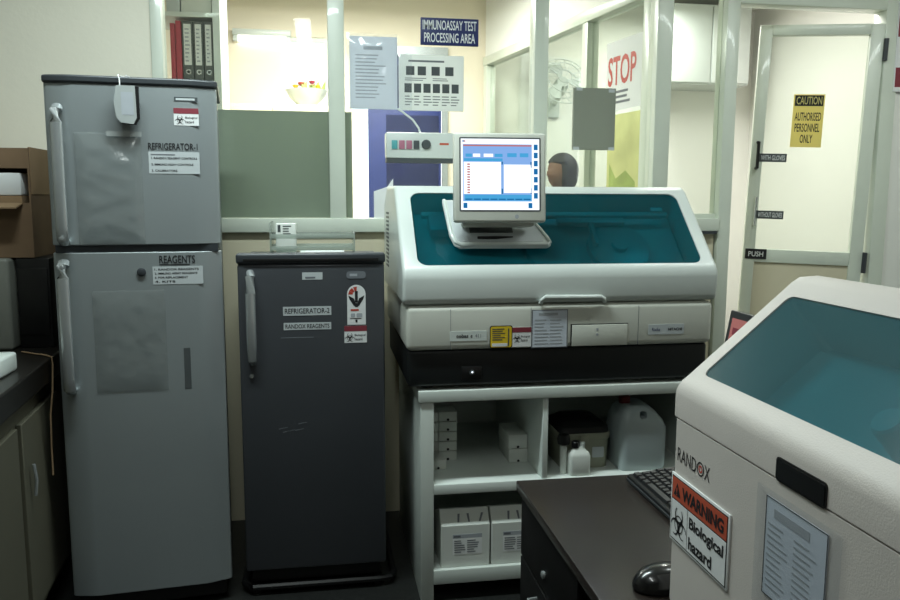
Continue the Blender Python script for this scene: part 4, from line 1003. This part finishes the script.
rin('reaction_disc', B().lathe([(.075, .10), (.075, .06), (.06, .055), (0, .055)], (.58, 0, .085), 36, 'y'), 'innerdeck')
rin('inner_wall', B().prism([(.475, .05), (.482, .05), (.46, qL-.03), (.445, qL-.03)], .055, .10, 'y'), 'greybtn')
hs = obj('hand_recess', B().plate(.303, .333, .401, .359, -.003, .005, .004), 'gloss_black', rl, label='black hand grip slot')
obj('recess_rim', B().prism(rrect(.300, .330, .404, .362, .006), -.0022, .002, 'y'), 'black', rl)
# logo
b = B(); letter(b, 'RAND', .018, .261, .083, .284, 0, .0); letter(b, 'X', .110, .261, .127, .284, 0, .0); b2 = B()
def ringface(b, cx, cz, ro, ri, y, n=24):
    for k in range(n):
        a, c = 2*math.pi*k/n, 2*math.pi*(k+1)/n
        f = b.bm.faces.new([b.bm.verts.new((cx+r*math.cos(t_), y, cz+r*math.sin(t_))) for r, t_ in ((ro, a), (ro, c), (ri, c), (ri, a))]); f.material_index = b.m; f.normal_update()
        if f.normal.y > 0: f.normal_flip()
ringface(b, .097, .2725, .0115, .009, -.0006)
obj('logo_lettering', b, 'ink', rx)
ringface(b2, .097, .2725, .0062, .0035, -.0006); obj('logo_ring', b2, 'red', rx, label='red ring in the logo letter O')
# WARNING sign
sx0, sx1, sz0, sz1 = .005, .196, .121, .238; w, h = sx1-sx0, sz1-sz0
sg = obj('warning_sign', B().box(sx0, -.003, sz0, sx1, 0, sz1, .001), 'paper', rx, label='WARNING Biological hazard sign with orange-red band')
b = B(); b.plate(sx0+.004, sz0+.004, sx1-.004, sz1-.004, -.0034, .0004); obj('sign_border', b, 'ink', sg)
b = B(); b.plate(sx0+.006, sz0+.006, sx0+.062, sz0+h*.62, -.0038, .0004); b.plate(sx0+.064, sz0+.006, sx1-.006, sz0+h*.62, -.0038, .0004); obj('white_panels', b, 'paper', sg)
obj('red_band', B().plate(sx0+.006, sz0+h*.64, sx1-.006, sz1-.006, -.0038, .0004), 'brick', sg)
b = B(); letter(b, 'WARNING', sx0+.042, sz0+h*.70, sx1-.014, sz1-.013, -.0038, .035)
b.prism([(sx0+.012, sz0+h*.70), (sx0+.036, sz0+h*.70), (sx0+.024, sz1-.013)], -.0043, -.0038, 'y')
biohazard(b, sx0+.034, sz0+h*.31, .029, -.0038)
letter(b, 'Biological', sx0+.070, sz0+h*.345, sx1-.012, sz0+h*.555, -.0038, .03); letter(b, 'hazard', sx0+.070, sz0+h*.095, sx1-.045, sz0+h*.275, -.0038, .03)
obj('sign_print', b, 'ink', sg)
b = B(); letter(b, '!', sx0+.0225, sz0+h*.71, sx0+.0258, sz0+h*.83, -.0043, .02); obj('exclamation_mark', b, 'brick', sg)
# sheet in a sleeve
shf = obj('record_sheet', B().plate(.283, .168, .412, .303, -.0016, .0008), 'bluepaper', rx, label='white service record sheet')
b = B(); b.plate(.302, .279, .378, .291, -.0021, .0004); lines(b, .29, .178, .405, .272, 11, -.0016, .28, cols=2); obj('record_print', b, 'palefaint', shf)
b = B()
for q in ((.283, .168, .284, .303), (.411, .168, .412, .303), (.283, .302, .412, .303), (.283, .168, .412, .169)): b.plate(q[0], q[1], q[2], q[3], -.0022, .0004)
obj('record_border', b, 'ink', shf)
obj('sleeve', crinkle(.262, .145, .438, .313, -.0024, .0006, 10, 12, 5, .0004, .0006), 'sleeve', shf, label='clear plastic sleeve')

# ================================================================== CAMERA AND LIGHT
cam = bpy.data.cameras.new('camera'); co = bpy.data.objects.new('camera', cam); COL.objects.link(co)
cam.sensor_width = 36; cam.lens = 36*787.5/900; cam.clip_start = .02
yaw, pitch, roll = .1635, .128, .0038
fwd = Vector((math.sin(yaw)*math.cos(pitch), math.cos(yaw)*math.cos(pitch), -math.sin(pitch)))
rgt = Vector((math.cos(yaw), -math.sin(yaw), 0)); upv = rgt.cross(fwd)
r2 = rgt*math.cos(roll)+upv*math.sin(roll); u2 = upv*math.cos(roll)-rgt*math.sin(roll)
co.matrix_world = Matrix(((r2.x, u2.x, -fwd.x, 0), (r2.y, u2.y, -fwd.y, 0), (r2.z, u2.z, -fwd.z, 1.42), (0, 0, 0, 1)))
S.camera = co
wd = bpy.data.worlds.new('sky'); S.world = wd; wd.use_nodes = True
bg = wd.node_tree.nodes['Background']; bg.inputs[0].default_value = (.92, .97, 1, 1); bg.inputs[1].default_value = 3.0
S.view_settings.view_transform = 'Standard'; S.view_settings.look = 'None'; S.view_settings.gamma = 1; S.view_settings.use_curve_mapping = False
S.view_settings.exposure = 0
S.cycles.use_denoising = True
S.cycles.transparent_max_bounces = 24; S.cycles.max_bounces = 10
